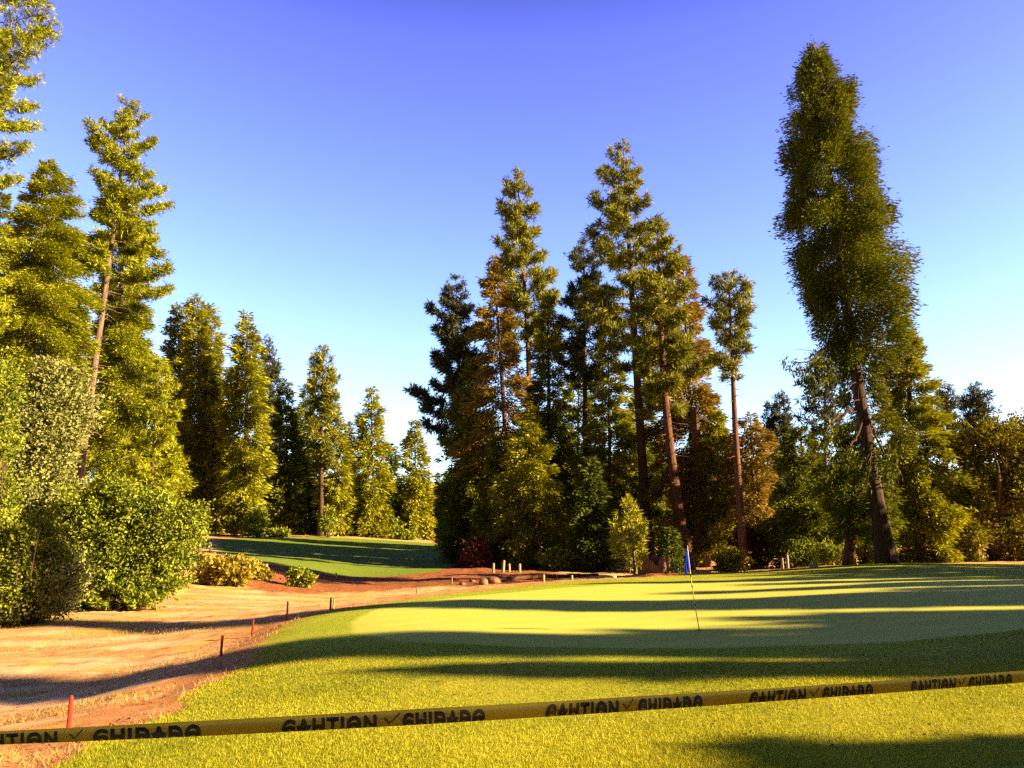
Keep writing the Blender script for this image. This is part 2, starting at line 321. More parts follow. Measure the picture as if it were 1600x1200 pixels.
def pine(label, Y, axis, crown, mat='pine', bark='bark', tr=None, seed=0, dens=1.0, name='pine_tree', cat='tree', group=None, needle=6.2, dead=0, up=.42, limbs=1.0):
    rng = np.random.RandomState(seed + 900 + int(Y * 10)); path = axis_path(axis, Y); prof = crown_profile(crown, path, Y)
    z0, z1 = prof[0, 0], prof[-1, 0]; px = PXM(Y); height = path[-1, 2] - path[0, 2]
    wid = prof[:, 1] + prof[:, 2]; area = np.trapz(wid, prof[:, 0]) / px**2; rmax = wid.max() / 2
    n_tuft = int(np.clip(area * .23 * dens, 300, 14000))
    nb = int(np.clip((z1 - z0) / (rmax * .085 + .05) * limbs, 50, 240))
    u = (np.arange(nb) + rng.rand(nb)) / nb; u = np.round(u * nb / 4) / nb * 4 * .6 + u * .4; zz = z0 + (z1 - z0) * np.clip(u, 0, .985)
    az = np.arange(nb) * 2.39996 + rng.normal(0, .5, nb); view = math.atan2(path[0, 0], Y)
    rl, rr = np.interp(zz, prof[:, 0], prof[:, 1]), np.interp(zz, prof[:, 0], prof[:, 2])
    ca, sa = np.cos(az), np.sin(az)
    ln = np.sqrt((np.where(ca > 0, rr, rl) * ca) ** 2 + ((rl + rr) * .5 * sa) ** 2) * np.clip(rng.normal(.9, .2, nb), .35, 1.2)
    ca, sa = np.cos(az - view), np.sin(az - view)
    tg = Geo(); tr = tr or height * .0095
    zr = (path[:, 2] - path[0, 2]) / height
    tp = path.copy(); tp[0, 2] -= .3
    tg.tube(tp, tr * (1 - zr) ** .75 * (1 + .5 * np.exp(-zr * height / .6)) + .015, 11, True, .06, rng)
    wgt = (ln + .1) ** 1.2; cnt = np.maximum((n_tuft * wgt / wgt.sum()).astype(int), 2)
    C, A, TT, SZ = [], [], [], []
    for i in range(nb):
        o = np.array([ca[i], sa[i], 0]); sdv = np.array([-sa[i], ca[i], 0]); L = ln[i]; t = (zz[i] - z0) / (z1 - z0)
        base = np.array([np.interp(zz[i], path[:, 2], path[:, 0]), np.interp(zz[i], path[:, 2], path[:, 1]), zz[i]])
        a0 = -.25 + .9 * t; wob = rng.normal(0, .06, 2)
        f = lambda s: base + np.outer(s * L, o) + np.outer(np.sin(s * 5 + i) * wob[0] * L, sdv) + np.outer((a0 * s + up * s**2.2) * L * .8, [0, 0, 1])
        m = cnt[i]; ns = max(m // 2, 2)
        ss = .28 + .75 * rng.rand(ns) ** .75; lat = rng.uniform(-1, 1, ns) * .34 * L * (1.2 - ss * .75); lift = rng.uniform(0, .12, ns) * L
        k = rng.randint(0, ns, m)
        tw = f(ss) + lat[:, None] * sdv + np.outer(lift, [0, 0, 1])
        c = tw[k] + rng.normal(0, 1, (m, 3)) * (1.4 * px + .01 * L)
        SZ.append(np.full(m, min(1, .5 + 1.6 * (1 - t)))); C.append(c); A.append(unit(o * .7 + sdv * np.sign(lat[k])[:, None] * .4 + np.array([0, 0, .55]) + rng.normal(0, .3, (m, 3)))); TT.append(rng.rand(ns)[k] * .6 + rng.rand(m) * .4)
        s5 = np.array([0, .25, .5, .75, 1.]); r0 = max(.010 + .012 * L, .42 * px)
        tg.tube(f(s5), r0 * np.array([1, .8, .6, .42, .25]), 5, False)
        for j in range(min(ns, 7)):
            q = f(np.array([max(ss[j] - .22, .05)]))[0]
            tg.tube(np.array([q, (q + tw[j]) / 2 + [0, 0, -.02 * L], tw[j]]), np.array([.34, .27, .18]) * max(px, .02), 4, False)
    for i in range(dead):
        z = path[0, 2] + (z0 - path[0, 2]) * rng.uniform(.45, 1); a = rng.rand() * 6.28; L = rmax * rng.uniform(.25, .7)
        base = np.array([np.interp(z, path[:, 2], path[:, 0]), np.interp(z, path[:, 2], path[:, 1]), z]); o = np.array([math.cos(a), math.sin(a), -.15])
        s4 = np.linspace(0, 1, 5); q = base + np.outer(s4 * L, o) + rng.normal(0, .05, (5, 3)) * L * s4[:, None]
        tg.tube(q, np.linspace(.6 * px, .2 * px, 5), 4, False)
    C, A, TT, SZ = np.concatenate(C), np.concatenate(A), np.concatenate(TT), np.concatenate(SZ)
    nk = 9; P = np.repeat(C, nk, 0); T = np.clip(np.repeat(TT, nk) + rng.normal(0, .12, len(P)), 0, 1)
    D = unit(np.repeat(A, nk, 0) * .55 + unit(rng.normal(0, 1, (len(P), 3))))
    Sv = unit(np.cross(D, rng.normal(0, 1, (len(P), 3)))); l = needle * px * rng.uniform(.6, 1.35, len(P)) * np.repeat(SZ, nk)
    V, F = kites(P, D, Sv, l, l * .15 + .12 * px)
    return finish_tree(name, label, cat, group, path, tg, V, F, T, mat, bark)
def broadleaf(label, Y, base_px, lobes, mat='shrub', bark='bark', seed=0, dens=1.0, leaf=3.1, name='shrub', cat='shrub', group=None, trunk=None, stems=40, fork=None, tr=.05, deep=.75):
    """lobes: (cx, cy, rx, ry) in the picture at depth Y; each is a rounded mass with its own thickness"""
    rng = np.random.RandomState(seed + 300 + int(Y * 10)); px = PXM(Y)
    b = at(base_px, 880, Y); base = np.array([b[0], Y, float(H(b[0], Y))])
    Ps, Ds, Ss, Ls, Ts, cen = [], [], [], [], [], []
    for (cx, cy, rx, ry, *dz) in lobes:
        c = at(cx, cy, Y) + np.array([0, (dz[0] if dz else rng.uniform(-.3, .3) * rx * Y / FPX), 0]); sx, sz = rx * Y / FPX, ry * Y / FPX; sy = (sx + sz) / 2 * deep
        n = int(np.pi * rx * ry * (1024/1600)**2 * 1.5 * dens * (17 / leaf**2)); nc = max(int(n / 24), 8)
        q = unit(rng.normal(0, 1, (nc, 3))) * (rng.rand(nc, 1) ** .36) * (.92 + .24 * rng.normal(0, 1, (nc, 1)))
        cc = c + q * [sx, sy, sz]; cc[:, 2] = np.maximum(cc[:, 2], H(cc[:, 0], cc[:, 1]) + .05); cen.append(cc)
        k = rng.randint(0, nc, n); sp = .085 * min(sx, sz) + 1.5 * px
        p = cc[k] + rng.normal(0, 1, (n, 3)) * sp * [1, 1, .8]
        g = H(p[:, 0], p[:, 1]); p[:, 2] = np.where(p[:, 2] < g + .02, g + .02 + rng.rand(n) * .15, p[:, 2])
        out = unit(q)[k]
        d = unit(out * .6 + rng.normal(0, .6, (n, 3)) + [0, 0, .05]); nr = unit(out * .5 + np.array([0, 0, .6]) + rng.normal(0, .6, (n, 3)))
        Ps.append(p); Ds.append(d); Ss.append(unit(np.cross(d, nr))); Ls.append(leaf * px * rng.uniform(.65, 1.3, n)); Ts.append(np.clip(rng.rand(nc)[k] * .6 + rng.rand(n) * .4, 0, 1))
    for (cx, cy, rx, ry, *dz) in lobes:                  # young shoots that break the outline
        c = at(cx, cy, Y); sz = min(rx, ry) * Y / FPX; ns = int(10 + rx * .35)
        for j in range(ns):
            q = unit(rng.normal(0, 1, 3) + [0, 0, .5]); st = c + q * [rx * Y / FPX, sz * deep, ry * Y / FPX] * rng.uniform(.75, .98); dr = unit(q * .7 + [0, 0, .6] + rng.normal(0, .3, 3)); m = int(rng.uniform(10, 26)); u_ = rng.rand(m)
            if st[2] < float(H(st[0], st[1])) + .1: continue
            p = st + np.outer(u_ * sz * rng.uniform(.25, .75), dr) + rng.normal(0, .035 + .6 * px, (m, 3)); d = unit(dr * .5 + rng.normal(0, .6, (m, 3)))
            Ps.append(p); Ds.append(d); Ss.append(unit(np.cross(d, rng.normal(0, .6, (m, 3)) + [0, 0, .8]))); Ls.append(leaf * px * rng.uniform(.5, 1.25, m)); Ts.append(np.clip(.35 + rng.rand(m) * .65, 0, 1))
    tg = Geo(); cen = np.concatenate(cen)
    start = base.copy(); start[2] -= .15
    if fork is not None:
        fk = at(fork[0], fork[1], Y); s5 = np.linspace(0, 1, 6)
        tg.tube(start + (fk - start) * s5[:, None] + np.sin(s5 * 5)[:, None] * [tr * .6, 0, 0], tr * (1.35 - .55 * s5), 9, True, .08, rng)
    else: fk = base
    for j in rng.choice(len(cen), min(stems, len(cen)), replace=False):
        e = cen[j]; s5 = np.linspace(0, 1, 6); mid = rng.normal(0, .09, 3) * np.linalg.norm(e - fk)
        st = fk if fork is not None else start + rng.normal(0, 1, 3) * [.12, .12, 0]
        q = st + (e - st) * s5[:, None] + np.sin(s5 * np.pi)[:, None] * (mid + [0, 0, .1 * np.linalg.norm(e - st)])
        tg.tube(q, np.maximum(tr * (.55 if fork is not None else .7) * (1 - .85 * s5), .22 * px), 5, False)
    P, D, Sv, l, T = map(np.concatenate, (Ps, Ds, Ss, Ls, Ts))
    V, F = kites(P, D, Sv, l, l * rng.uniform(.5, .75, len(l)))
    root = empty(name, base); o = tg.build('trunk' if cat == 'tree' else 'stem', M[bark], root); o.data.transform(__import__('mathutils').Matrix.Translation(-Vector(base)))
    mesh_np('crown' if cat == 'tree' else 'foliage', V - base, F, M[mat], root, {'tint': np.repeat(T, 4)})
    return tag(root, label, cat, group)
def side_limb(root):
    """the long crooked limb that reaches out left of the giant trunk, with foliage hanging from it"""
    Y = 36.3; rng = np.random.RandomState(31); off = np.array(root.location); px = PXM(Y); G = Geo(); Ps, Ds, Ss, Ls = [], [], [], []
    for pts, r in (([(1326,522),(1308,528),(1295,540),(1280,552),(1262,566),(1243,566)], .10), ([(1330,640),(1310,650),(1296,662),(1285,690),(1270,705)], .09), ([(1322,530),(1300,556),(1285,575),(1276,590)], .06), ([(1352,640),(1366,672),(1378,705),(1390,735)], .07), ([(1350,650),(1335,690),(1318,715),(1305,730)], .07), ([(1362,700),(1352,722),(1345,745)], .05)):
        q = np.array([at(x, y, Y - .30 * i) for i, (x, y) in enumerate(pts)]); n = 24; t_ = np.linspace(0, len(q) - 1, n)
        p = np.stack([np.interp(t_, np.arange(len(q)), q[:, k]) for k in range(3)], -1) + rng.normal(0, .03, (n, 3)); G.tube(p - off, np.linspace(r, .025, n), 6, True, .1, rng)
        m = 520; k = np.clip((n * (.45 + .6 * rng.rand(14))).astype(int), 0, n - 1); c = p[k] + rng.normal(0, .22, (14, 3)) - [0, 0, .2]; j = rng.randint(0, 14, m)
        Ps.append(c[j] + rng.normal(0, .17, (m, 3)) * [1, 1, 1.3]); Ds.append(unit(rng.normal(0, .5, (m, 3)) + [-.2, 0, -.7])); Ss.append(unit(np.cross(Ds[-1], rng.normal(0, 1, (m, 3))))); Ls.append(4.5 * px * rng.uniform(.6, 1.3, m))
    b = G.build('branch', M['bark'], root); P, D, Sv, l = map(np.concatenate, (Ps, Ds, Ss, Ls)); V, F = kites(P - off, D, Sv, l, l * .36)
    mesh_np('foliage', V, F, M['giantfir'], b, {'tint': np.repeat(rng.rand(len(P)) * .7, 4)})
def copy_tree(o):
    c = o.copy(); COL.objects.link(c)
    for ch in o.children:
        d = ch.copy(); COL.objects.link(d); d.parent = c
    return c

# ------------------------------------------------------------------ ground zones
hp = lambda pts: [hit(*p)[:2] for p in pts]
LAWN = hp([(60,1215),(110,1185),(142,1159),(262,1117),(315,1073),(372,1045),(415,1003),(447,974),(485,962),(540,950),(600,942),(650,935)])
LAWN += [(x, y) for x, y in ((-.5,29.5),(1.6,33.2),(4,36),(7,37.6),(11,38.6),(15,39),(19,38.5),(25,37),(34,35),(60,30),(80,0),(60,-60),(-10,-60),(-6,-10),(-4.6,3))]
GREEN = hp([(548,972),(552,990),(620,1003),(800,1012),(1100,1014),(1400,1005),(1590,985)]) + [(14,17),(15.5,22),(13,27.5),(9,29.5),(5,29),(1.5,27),(-1.5,23.8),(-3.4,20.6)]
FAIR = hp([(338,842),(420,839),(520,840),(620,845),(700,850)]) + [(-3,66),(-4.5,56)] + hp([(690,893),(640,898),(560,902),(500,896),(430,884),(385,872),(340,868)])
REDZ = hp([(380,882),(350,905),(420,930),(540,925),(640,918),(760,914),(860,908)]) + [(3,48),(0,60),(-6,58)]
PATHZ = hp([(335,832),(350,831),(395,837),(380,842),(335,843)])

def ground():
    ys = np.concatenate([np.arange(-60, 0, 4), np.arange(0, 5, .5), np.arange(5, 16, .1), np.arange(16, 30, .16), np.arange(30, 60, .4), np.arange(60, 110, 1), np.geomspace(110, 1000, 26)])
    xr = np.concatenate([np.arange(0, 8, .1), np.arange(8, 14, .16), np.arange(14, 30, .4), np.arange(30, 70, 1.2), np.geomspace(70, 900, 24)])
    xs = np.concatenate([-xr[::-1], xr[1:]]); X, Y = np.meshgrid(xs, ys); nx, ny = len(xs), len(ys)
    Z = H(X, Y); x, y = X.ravel(), Y.ravel()
    lw = sdist(LAWN, x, y); gr = sdist(GREEN, x, y); fw = sdist(FAIR, x, y); rd = sdist(REDZ, x, y); pt = sdist(PATHZ, x, y)
    lw += fbm(x * .9, y * .9) * .55
    soil = np.clip(.3 - np.maximum(lw, fw), 0, 1) * np.clip((y + 5) / 10, 0, 1)
    Z = Z.ravel() + soil * (fbm(x * .5, y * .5, 4) * .22 + fbm(x * 2.3, y * 2.3, 3) * .07) * np.clip(60 / (np.abs(y) + 1), 0, 1) + np.clip(lw, 0, 1) * fbm(x * .35, y * .35, 2) * .03
    Vt = np.stack([x, y, Z], -1)
    i = np.arange(ny - 1)[:, None] * nx + np.arange(nx - 1)[None]; i = i.ravel()
    F = np.stack([i, i + 1, i + nx + 1, i + nx], -1)
    fc = lambda a: a[F].mean(1)
    zone = np.where(fc(gr) > 0, 1, np.where(fc(lw) > 0, 2, np.where(fc(fw) > 0, 3, 0)))
    for k, nme in enumerate(('ground', 'putting_green', 'lawn', 'fairway')):
        f = F[zone == k]; used = np.unique(f); rem = np.full(len(Vt), -1); rem[used] = np.arange(len(used))
        o = mesh_np(nme, Vt[used], rem[f], M['ground'], None, {'lawn': lw[used], 'green': gr[used], 'fair': fw[used], 'red': rd[used], 'path': pt[used]}, True)
        tag(o, kind='structure')
def ground_mat():
    m, t, N, L = new_mat('ground'); tc = N('ShaderNodeTexCoord').outputs['Object']
    A = lambda n: (lambda q: (setattr(q, 'attribute_name', n), q.outputs['Fac'])[1])(N('ShaderNodeAttribute'))
    n1, n2, n3, n4 = noise(t, tc, .7, 5), noise(t, tc, 5, 5), noise(t, tc, 40, 3), noise(t, tc, 160, 2, .7)
    mp = N('ShaderNodeMapping'); mp.inputs['Scale'].default_value = (.25, 1, 1); L(tc, mp.inputs[0]); n5 = noise(t, mp.outputs[0], 1.6, 4)
    # soil
    soil = mixc(t, ramp(t, n2, .3, .7), (.36, .165, .055), (.55, .31, .125))
    soil = mixc(t, ramp(t, n5, .40, .60), soil, (.60, .40, .22))
    dry = mixc(t, ramp(t, n4, .3, .7), (.32, .24, .028), (.52, .40, .050)); soil = mixc(t, ramp(t, n1, .47, .66, 0, .6), soil, dry)
    red = mixc(t, ramp(t, n2, .3, .7), (.17, .058, .022), (.34, .135, .05))
    soil = mixc(t, ramp(t, math_(t, 'ADD', A('red'), math_(t, 'MULTIPLY', math_(t, 'SUBTRACT', n1, .5), 3.0)), -.6, .6), soil, red)
    soil = mixc(t, ramp(t, A('path'), -1, 1), soil, (.42, .20, .09))
    soil = mixc(t, math_(t, 'MULTIPLY', ramp(t, A('lawn'), -2.6, -.2), ramp(t, n2, .3, .65, .35, .9)), soil, (.44, .175, .055))
    speck = ramp(t, n3, .62, .72); soil = mixc(t, math_(t, 'MULTIPLY', speck, .55), soil, (.09, .05, .025))
    # turf
    turf = mixc(t, ramp(t, n4, .25, .75), (.08, .125, .008), (.37, .40, .018)); turf = mixc(t, ramp(t, n1, .35, .7), turf, mixc(t, n4, (.22, .23, .018), (.50, .47, .035)))
    turf = mixc(t, ramp(t, n2, .52, .74, 0, .75), turf, (.09, .15, .012))
    gmix = mixc(t, n3, (.40, .43, .060), (.51, .53, .095)); gmix = mixc(t, ramp(t, n5, .4, .6, 0, .3), gmix, (.33, .41, .05))
    wv = N('ShaderNodeTexWave'); wv.inputs['Scale'].default_value = .32; wv.inputs['Distortion'].default_value = .6; rt = N('ShaderNodeMapping'); rt.inputs['Rotation'].default_value = (0, 0, 1.05); L(tc, rt.inputs[0]); L(rt.outputs[0], wv.inputs['Vector'])
    gmix = mixc(t, ramp(t, wv.outputs['Fac'], .4, .6, 0, .3), gmix, (.36, .40, .05))      # faint mowing stripes
    fair = mixc(t, n3, (.085, .16, .013), (.19, .25, .024))
    jit = math_(t, 'MULTIPLY', math_(t, 'SUBTRACT', n2, .5), .5); jit = math_(t, 'ADD', jit, math_(t, 'MULTIPLY', math_(t, 'SUBTRACT', n3, .5), .5))
    col = mixc(t, ramp(t, math_(t, 'ADD', A('lawn'), jit), -.12, .2), soil, turf)
    col = mixc(t, ramp(t, math_(t, 'ADD', A('green'), math_(t, 'MULTIPLY', jit, .5)), -1.5, -1.2, 0, .6), col, mixc(t, n4, (.20, .30, .016), (.36, .42, .026)))
    col = mixc(t, ramp(t, math_(t, 'ADD', A('green'), math_(t, 'MULTIPLY', jit, .3)), -.12, .12), col, gmix)
    col = mixc(t, ramp(t, math_(t, 'ADD', A('fair'), math_(t, 'MULTIPLY', jit, 2.)), -.4, .4), col, fair)
    p = N('ShaderNodeBsdfPrincipled'); p.inputs['Roughness'].default_value = .95; p.inputs['Specular IOR Level'].default_value = .1; L(col, p.inputs['Base Color'])
    b = N('ShaderNodeBump'); b.inputs['Distance'].default_value = .03
    hgt = math_(t, 'ADD', math_(t, 'MULTIPLY', n4, .35), math_(t, 'ADD', math_(t, 'MULTIPLY', n3, .5), n2)); L(hgt, b.inputs['Height'])
    L(ramp(t, A('green'), -.1, .1, .7, .06), b.inputs['Strength']); L(b.outputs[0], p.inputs['Normal'])
    L(p.outputs[0], N('ShaderNodeOutputMaterial').inputs[0]); return m
M['ground'] = ground_mat()
ground()

# ------------------------------------------------------------------ trees
exec_trees = True
def trees():
    F_, P_n = conifer, pine
    # left edge group
    P_n('long needled pine at the left picture edge, its top cut off by the frame', 27, [(-80,0),(-50,300),(-30,-160)], [(-120,-45,-25),(-60,-75,30),(0,-85,58),(90,-90,64),(200,-95,60),(260,-95,48),(330,-95,40),(440,-100,20),(520,-100,8)], 'left', 'palebark', .32, 1, 3.2, needle=4.8, limbs=1.3, up=.3)
    F_('broad sunlit fir left of the tall pale trunk, with a leaning bare lower trunk', 33, [(2,0),(22,660),(60,470),(75,250)], [(250,71,80),(300,45,115),(350,28,138),(420,5,150),(500,-20,145),(560,-35,125),(610,-20,95)], 'left', 'palebark', .27, 2, 1.25, dead=30, droop=.7, leaf=3.3, front=640)
    P_n('tallest pine of the left group with a pale leaning trunk', 35, [(108,0),(120,770),(165,450),(205,158)], [(158,200,210),(200,164,232),(260,128,244),(310,138,250),(370,152,252),(430,162,250),(455,165,240)], 'left', 'palebark', .20, 3, 1.7, dead=46, needle=4.8)
    F_('dense golden cedar standing behind the pale leaning pine trunk', 38, [(205,0),(195,600),(184,285)], [(285,180,189),(330,155,215),(400,135,240),(480,160,252),(560,150,268),(640,140,278),(720,135,282),(790,140,280)], 'left', 'palebark', .32, 4, 1.3, name='cedar_tree', droop=.7, leaf=3.3)
    P_n('young pine with a thin trunk at the right side of the golden cedar', 33, [(230,0),(238,740),(248,560)], [(560,245,251),(620,222,274),(680,205,286),(735,200,294),(765,205,272)], 'left', 'bark', .075, 5, 1.3, name='young_pine', needle=5.4)
    F_('shaded fir filling the gap between the two left trunks', 44, [(75,0),(80,330)], [(330,75,85),(420,45,120),(540,20,135),(680,0,150),(800,0,160)], 'fir', 'bark', .3, 6, .8)
    F_('shaded fir filling in behind the golden cedar', 48, [(185,0),(190,420)], [(420,186,194),(520,150,230),(640,125,258),(760,110,272),(850,110,272)], 'fir', 'bark', .3, 90, 1.0)
    F_('shaded fir behind the far left pine', 46, [(-10,0),(0,300)], [(300,-5,5),(420,-40,40),(560,-70,50),(700,-80,55),(820,-80,60)], 'fir', 'bark', .3, 7, .8)
    broadleaf('silvery green oak under the left conifers', 30, 60, [(75,640,70,55),(30,720,75,75),(88,700,34,60),(80,590,40,28),(50,800,75,65),(85,790,36,50)], 'oak', 'palebark', 8, 1.1, name='oak_tree', cat='tree', fork=(65,800), tr=.16, leaf=3.2)
    broadleaf('bright green bush reaching in at the left picture edge', 27, -10, [(-5,610,32,55),(-10,690,32,55),(-20,780,40,60)], 'shrub', 'bark', 9, 1.1, stems=24, leaf=3.4)
    broadleaf('big sunlit leafy shrub at the edge of the dry swale', 28, 205, [(205,845,78,58),(268,842,45,48),(150,850,48,66),(228,792,46,26),(190,885,74,36),(118,800,34,36),(250,880,48,34),(195,922,66,26),(250,915,40,20),(130,915,40,30),(175,770,30,24),(300,815,22,26)], 'shrub', 'bark', 10, 1.1, stems=60, tr=.09, leaf=3.1)
    broadleaf('dark round bush at the bottom left of the thicket', 25.0, 50, [(30,905,62,52),(88,912,48,46),(20,940,60,35)], 'oak', 'bark', 11, 1.1)
    broadleaf('yellow green bush in front of the silvery oak', 24.6, 60, [(62,838,38,26),(25,852,40,30),(82,866,24,16),(40,905,52,45)], 'shrub', 'bark', 12, 1.0)
    # trees beyond the fairway, left to right
    F_('dark narrow fir leftmost beyond the fairway', 88, [(285,0),(277,476)], [(476,274,280),(520,262,292),(600,258,300),(700,262,310),(790,265,315)], 'fir', seed=13)
    F_('tallest fir of the dark trio beyond the fairway', 86, [(318,0),(307,458)], [(458,304,310),(500,291,325),(560,280,335),(650,275,345),(740,280,345),(815,290,345)], 'gold', seed=14)
    F_('fir with a golden right side, beside the tall pointed cedar', 87.5, [(336,0),(326,476)], [(476,323,330),(520,315,344),(580,314,354),(650,310,356),(760,310,352)], 'gold', seed=15)
    F_('tall pointed cedar lit golden on its right at the fairway corner', 83, [(381,0),(386,488)], [(488,383,389),(530,367,402),(600,353,415),(680,346,420),(750,345,415),(800,350,405),(825,358,400)], 'gold', 'redbark', .4, 16, 1.15, name='cedar_tree')
    P_n('bluish pine peeping out right of the pointed cedar', 108, [(425,0),(420,525)], [(525,417,423),(580,405,435),(650,404,440),(730,406,440)], 'bluepine', seed=17, dens=1.3)
    F_('shaded fir between the pointed cedar and the twin pine', 90, [(448,0),(446,597)], [(597,443,450),(640,428,462),(700,418,475),(780,415,478),(828,420,475)], 'fir', seed=18)
    F_('fir close behind the straight dark pine trunk', 95, [(478,0),(480,600)], [(600,477,484),(660,462,495),(740,458,498),(825,463,495)], 'fir', seed=19)
    P_n('pine with a straight dark trunk in the middle of the fairway edge', 87, [(500,0),(502,700),(505,542)], [(542,501,508),(570,488,520),(620,482,527),(680,480,530),(725,484,526)], 'pine', 'bark', .33, 20, 1.5)
    F_('yellow green cedar right of the straight dark pine trunk', 89, [(531,0),(523,630)], [(630,519,527),(680,503,540),(740,495,552),(790,497,554),(825,503,550)], 'gold', seed=21, name='cedar_tree')
    P_n('small faint pine far behind the fairway', 118, [(545,0),(545,660)], [(660,542,548),(700,535,556),(790,533,556)], 'bluepine', seed=22, dens=1.3)
    F_('slim pointed fir standing alone against the sky beyond the fairway', 92, [(582,0),(580,605)], [(605,577,583),(650,563,597),(700,553,610),(770,549,617),(832,555,615)], 'gold', seed=23)
    F_('short golden fir at the right end of the fairway', 94, [(649,0),(648,657)], [(657,644,652),(700,630,664),(760,623,672),(825,627,674)], 'gold', seed=24)
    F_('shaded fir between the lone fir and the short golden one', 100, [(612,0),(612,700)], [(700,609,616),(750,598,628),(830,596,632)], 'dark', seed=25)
    # centre group
    P_n('bluish pine on the left flank of the central trees', 66, [(728,0),(722,700),(712,432)], [(432,708,716),(480,692,730),(530,672,742),(580,658,746),(640,656,748),(695,668,748)], 'bluepine', 'bark', .3, 26, 1.7)
    F_('browning fir with a red trunk left of the tall central pine', 58, [(802,0),(785,600),(770,398)], [(398,767,774),(450,752,790),(520,740,806),(600,728,826),(680,702,840),(760,692,850),(840,700,842),(872,720,820)], 'brown', 'redbark', .28, 27, .8, dead=60, droop=.7, hole=.08, front=700)
    F_('shaded fir skirting the left foot of the browning fir', 60.5, [(735,0),(738,560)], [(560,733,743),(640,706,765),(720,686,785),(800,680,790),(875,688,780)], 'fir', seed=28)
    P_n('left one of the two tallest central pines', 70, [(832,0),(826,550),(808,264)], [(264,804,812),(300,790,826),(360,768,846),(420,770,862),(480,772,876),(550,776,880)], 'pine', 'redbark', .36, 29, 1.15)
    F_('golden cedar right of the left tall pine trunk', 64, [(860,0),(856,463)], [(463,852,860),(520,834,878),(600,825,888),(700,815,900),(800,815,900)], 'gold', 'bark', .3, 30, 1.0, name='cedar_tree')
    P_n('slender pine with a violet shaded trunk between the two tallest pines', 63, [(917,0),(914,600),(912,371)], [(371,909,916),(430,888,938),(500,876,948),(560,878,946),(610,888,940)], 'bluepine', 'bark', .30, 31, 1.35, dead=12)
    F_('dark fir behind the violet shaded pine trunk', 70, [(900,0),(905,560)], [(560,900,910),(640,875,940),(740,858,960),(860,856,960)], 'fir', seed=32)
    P_n('tallest central pine with an open pointed top', 58, [(1014,0),(990,500),(973,220)], [(220,969,977),(260,950,998),(310,935,1014),(380,924,1028),(450,918,1036),(520,922,1040),(575,935,1035)], 'pine', 'bark', .42, 33, 1.15)
    F_('golden fir at the left foot of the tallest central pine', 61.5, [(955,0),(950,515)], [(515,946,954),(600,925,985),(700,913,1003),(800,916,1000),(885,925,992)], 'gold', seed=34, dens=.9)
    P_n('leaning pine with a long red trunk right of the tallest pine', 52, [(1074,0),(1052,750),(1036,600),(1027,345)], [(345,1022,1033),(400,1003,1058),(470,996,1082),(540,988,1098),(600,990,1105),(640,1000,1100)], 'pine', 'redbark', .40, 35, 1.3, dead=26)
    F_('fir with rusty golden foliage behind the leaning red trunk', 57, [(1090,0),(1066,398)], [(398,1060,1071),(460,1042,1090),(550,1020,1108),(650,1010,1128),(750,1020,1140),(830,1040,1140)], 'brown', seed=36, dens=.95, dead=20)
    P_n('slender lone pine with a small tufted crown on a long bare trunk', 46, [(1163,0),(1150,700),(1138,427)], [(427,1132,1143),(460,1108,1166),(510,1104,1180),(555,1118,1168),(592,1122,1160)], 'pine', 'redbark', .24, 37, 1.15, dead=14)
    F_('broad fir at the front of the central group, above the dirt bank', 53, [(838,0),(828,638)], [(638,823,833),(700,795,860),(780,765,880),(850,760,886),(890,775,880)], 'gold', 'redbark', .22, 38, 1.0, hole=.08)
    F_('deep green fir left of the bright young pine', 50, [(925,0),(922,715)], [(715,917,927),(780,895,950),(850,880,965),(893,884,962)], 'dark', seed=39, dens=1.1)
    P_n('bright lime young pine in front of the central trunks', 43, [(992,0),(983,778)], [(776,981,985),(800,966,996),(822,962,1000),(845,944,1012),(868,958,1008),(884,950,996)], 'lime', 'palebark', .07, 40, .75, name='young_pine', needle=6.5)
    F_('small dark fir between the old stump and the flag', 45, [(1051,0),(1048,825)], [(825,1045,1051),(860,1032,1066),(896,1027,1072)], 'dark', seed=41, tr=.07)
    F_('fir with yellow skirts left of the lone pine trunk', 54.5, [(1124,0),(1120,640)], [(640,1116,1124),(700,1092,1148),(780,1076,1152),(860,1078,1150)], 'gold', seed=42)
    F_('brownish fir behind the lone pine trunk', 52, [(1182,0),(1172,648)], [(648,1167,1177),(690,1137,1203),(760,1130,1205),(815,1140,1200)], 'brown', 'bark', .22, 43, .9)
    F_('shaded fir above the white posts', 55, [(776,0),(775,680)], [(680,770,780),(760,745,800),(840,735,812),(885,738,808)], 'fir', seed=44)
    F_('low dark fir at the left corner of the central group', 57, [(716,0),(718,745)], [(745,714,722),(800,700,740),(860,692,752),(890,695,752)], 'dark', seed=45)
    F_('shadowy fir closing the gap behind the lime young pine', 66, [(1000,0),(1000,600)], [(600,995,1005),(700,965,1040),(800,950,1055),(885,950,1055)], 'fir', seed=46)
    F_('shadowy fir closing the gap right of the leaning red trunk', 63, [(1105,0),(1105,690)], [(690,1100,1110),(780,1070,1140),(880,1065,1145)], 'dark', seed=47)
    # right group
    P_n('bluish pine top left of the bright green cedar', 60, [(1222,0),(1218,616)], [(616,1214,1222),(660,1200,1240),(730,1192,1252),(780,1195,1250)], 'bluepine', seed=48, dens=1.6)
    F_('bright green cedar left of the giant fir', 46, [(1265,0),(1250,668)], [(668,1244,1256),(710,1215,1285),(770,1198,1312),(830,1192,1325),(872,1200,1318)], 'green', 'redbark', .26, 49, 1.1, name='cedar_tree')
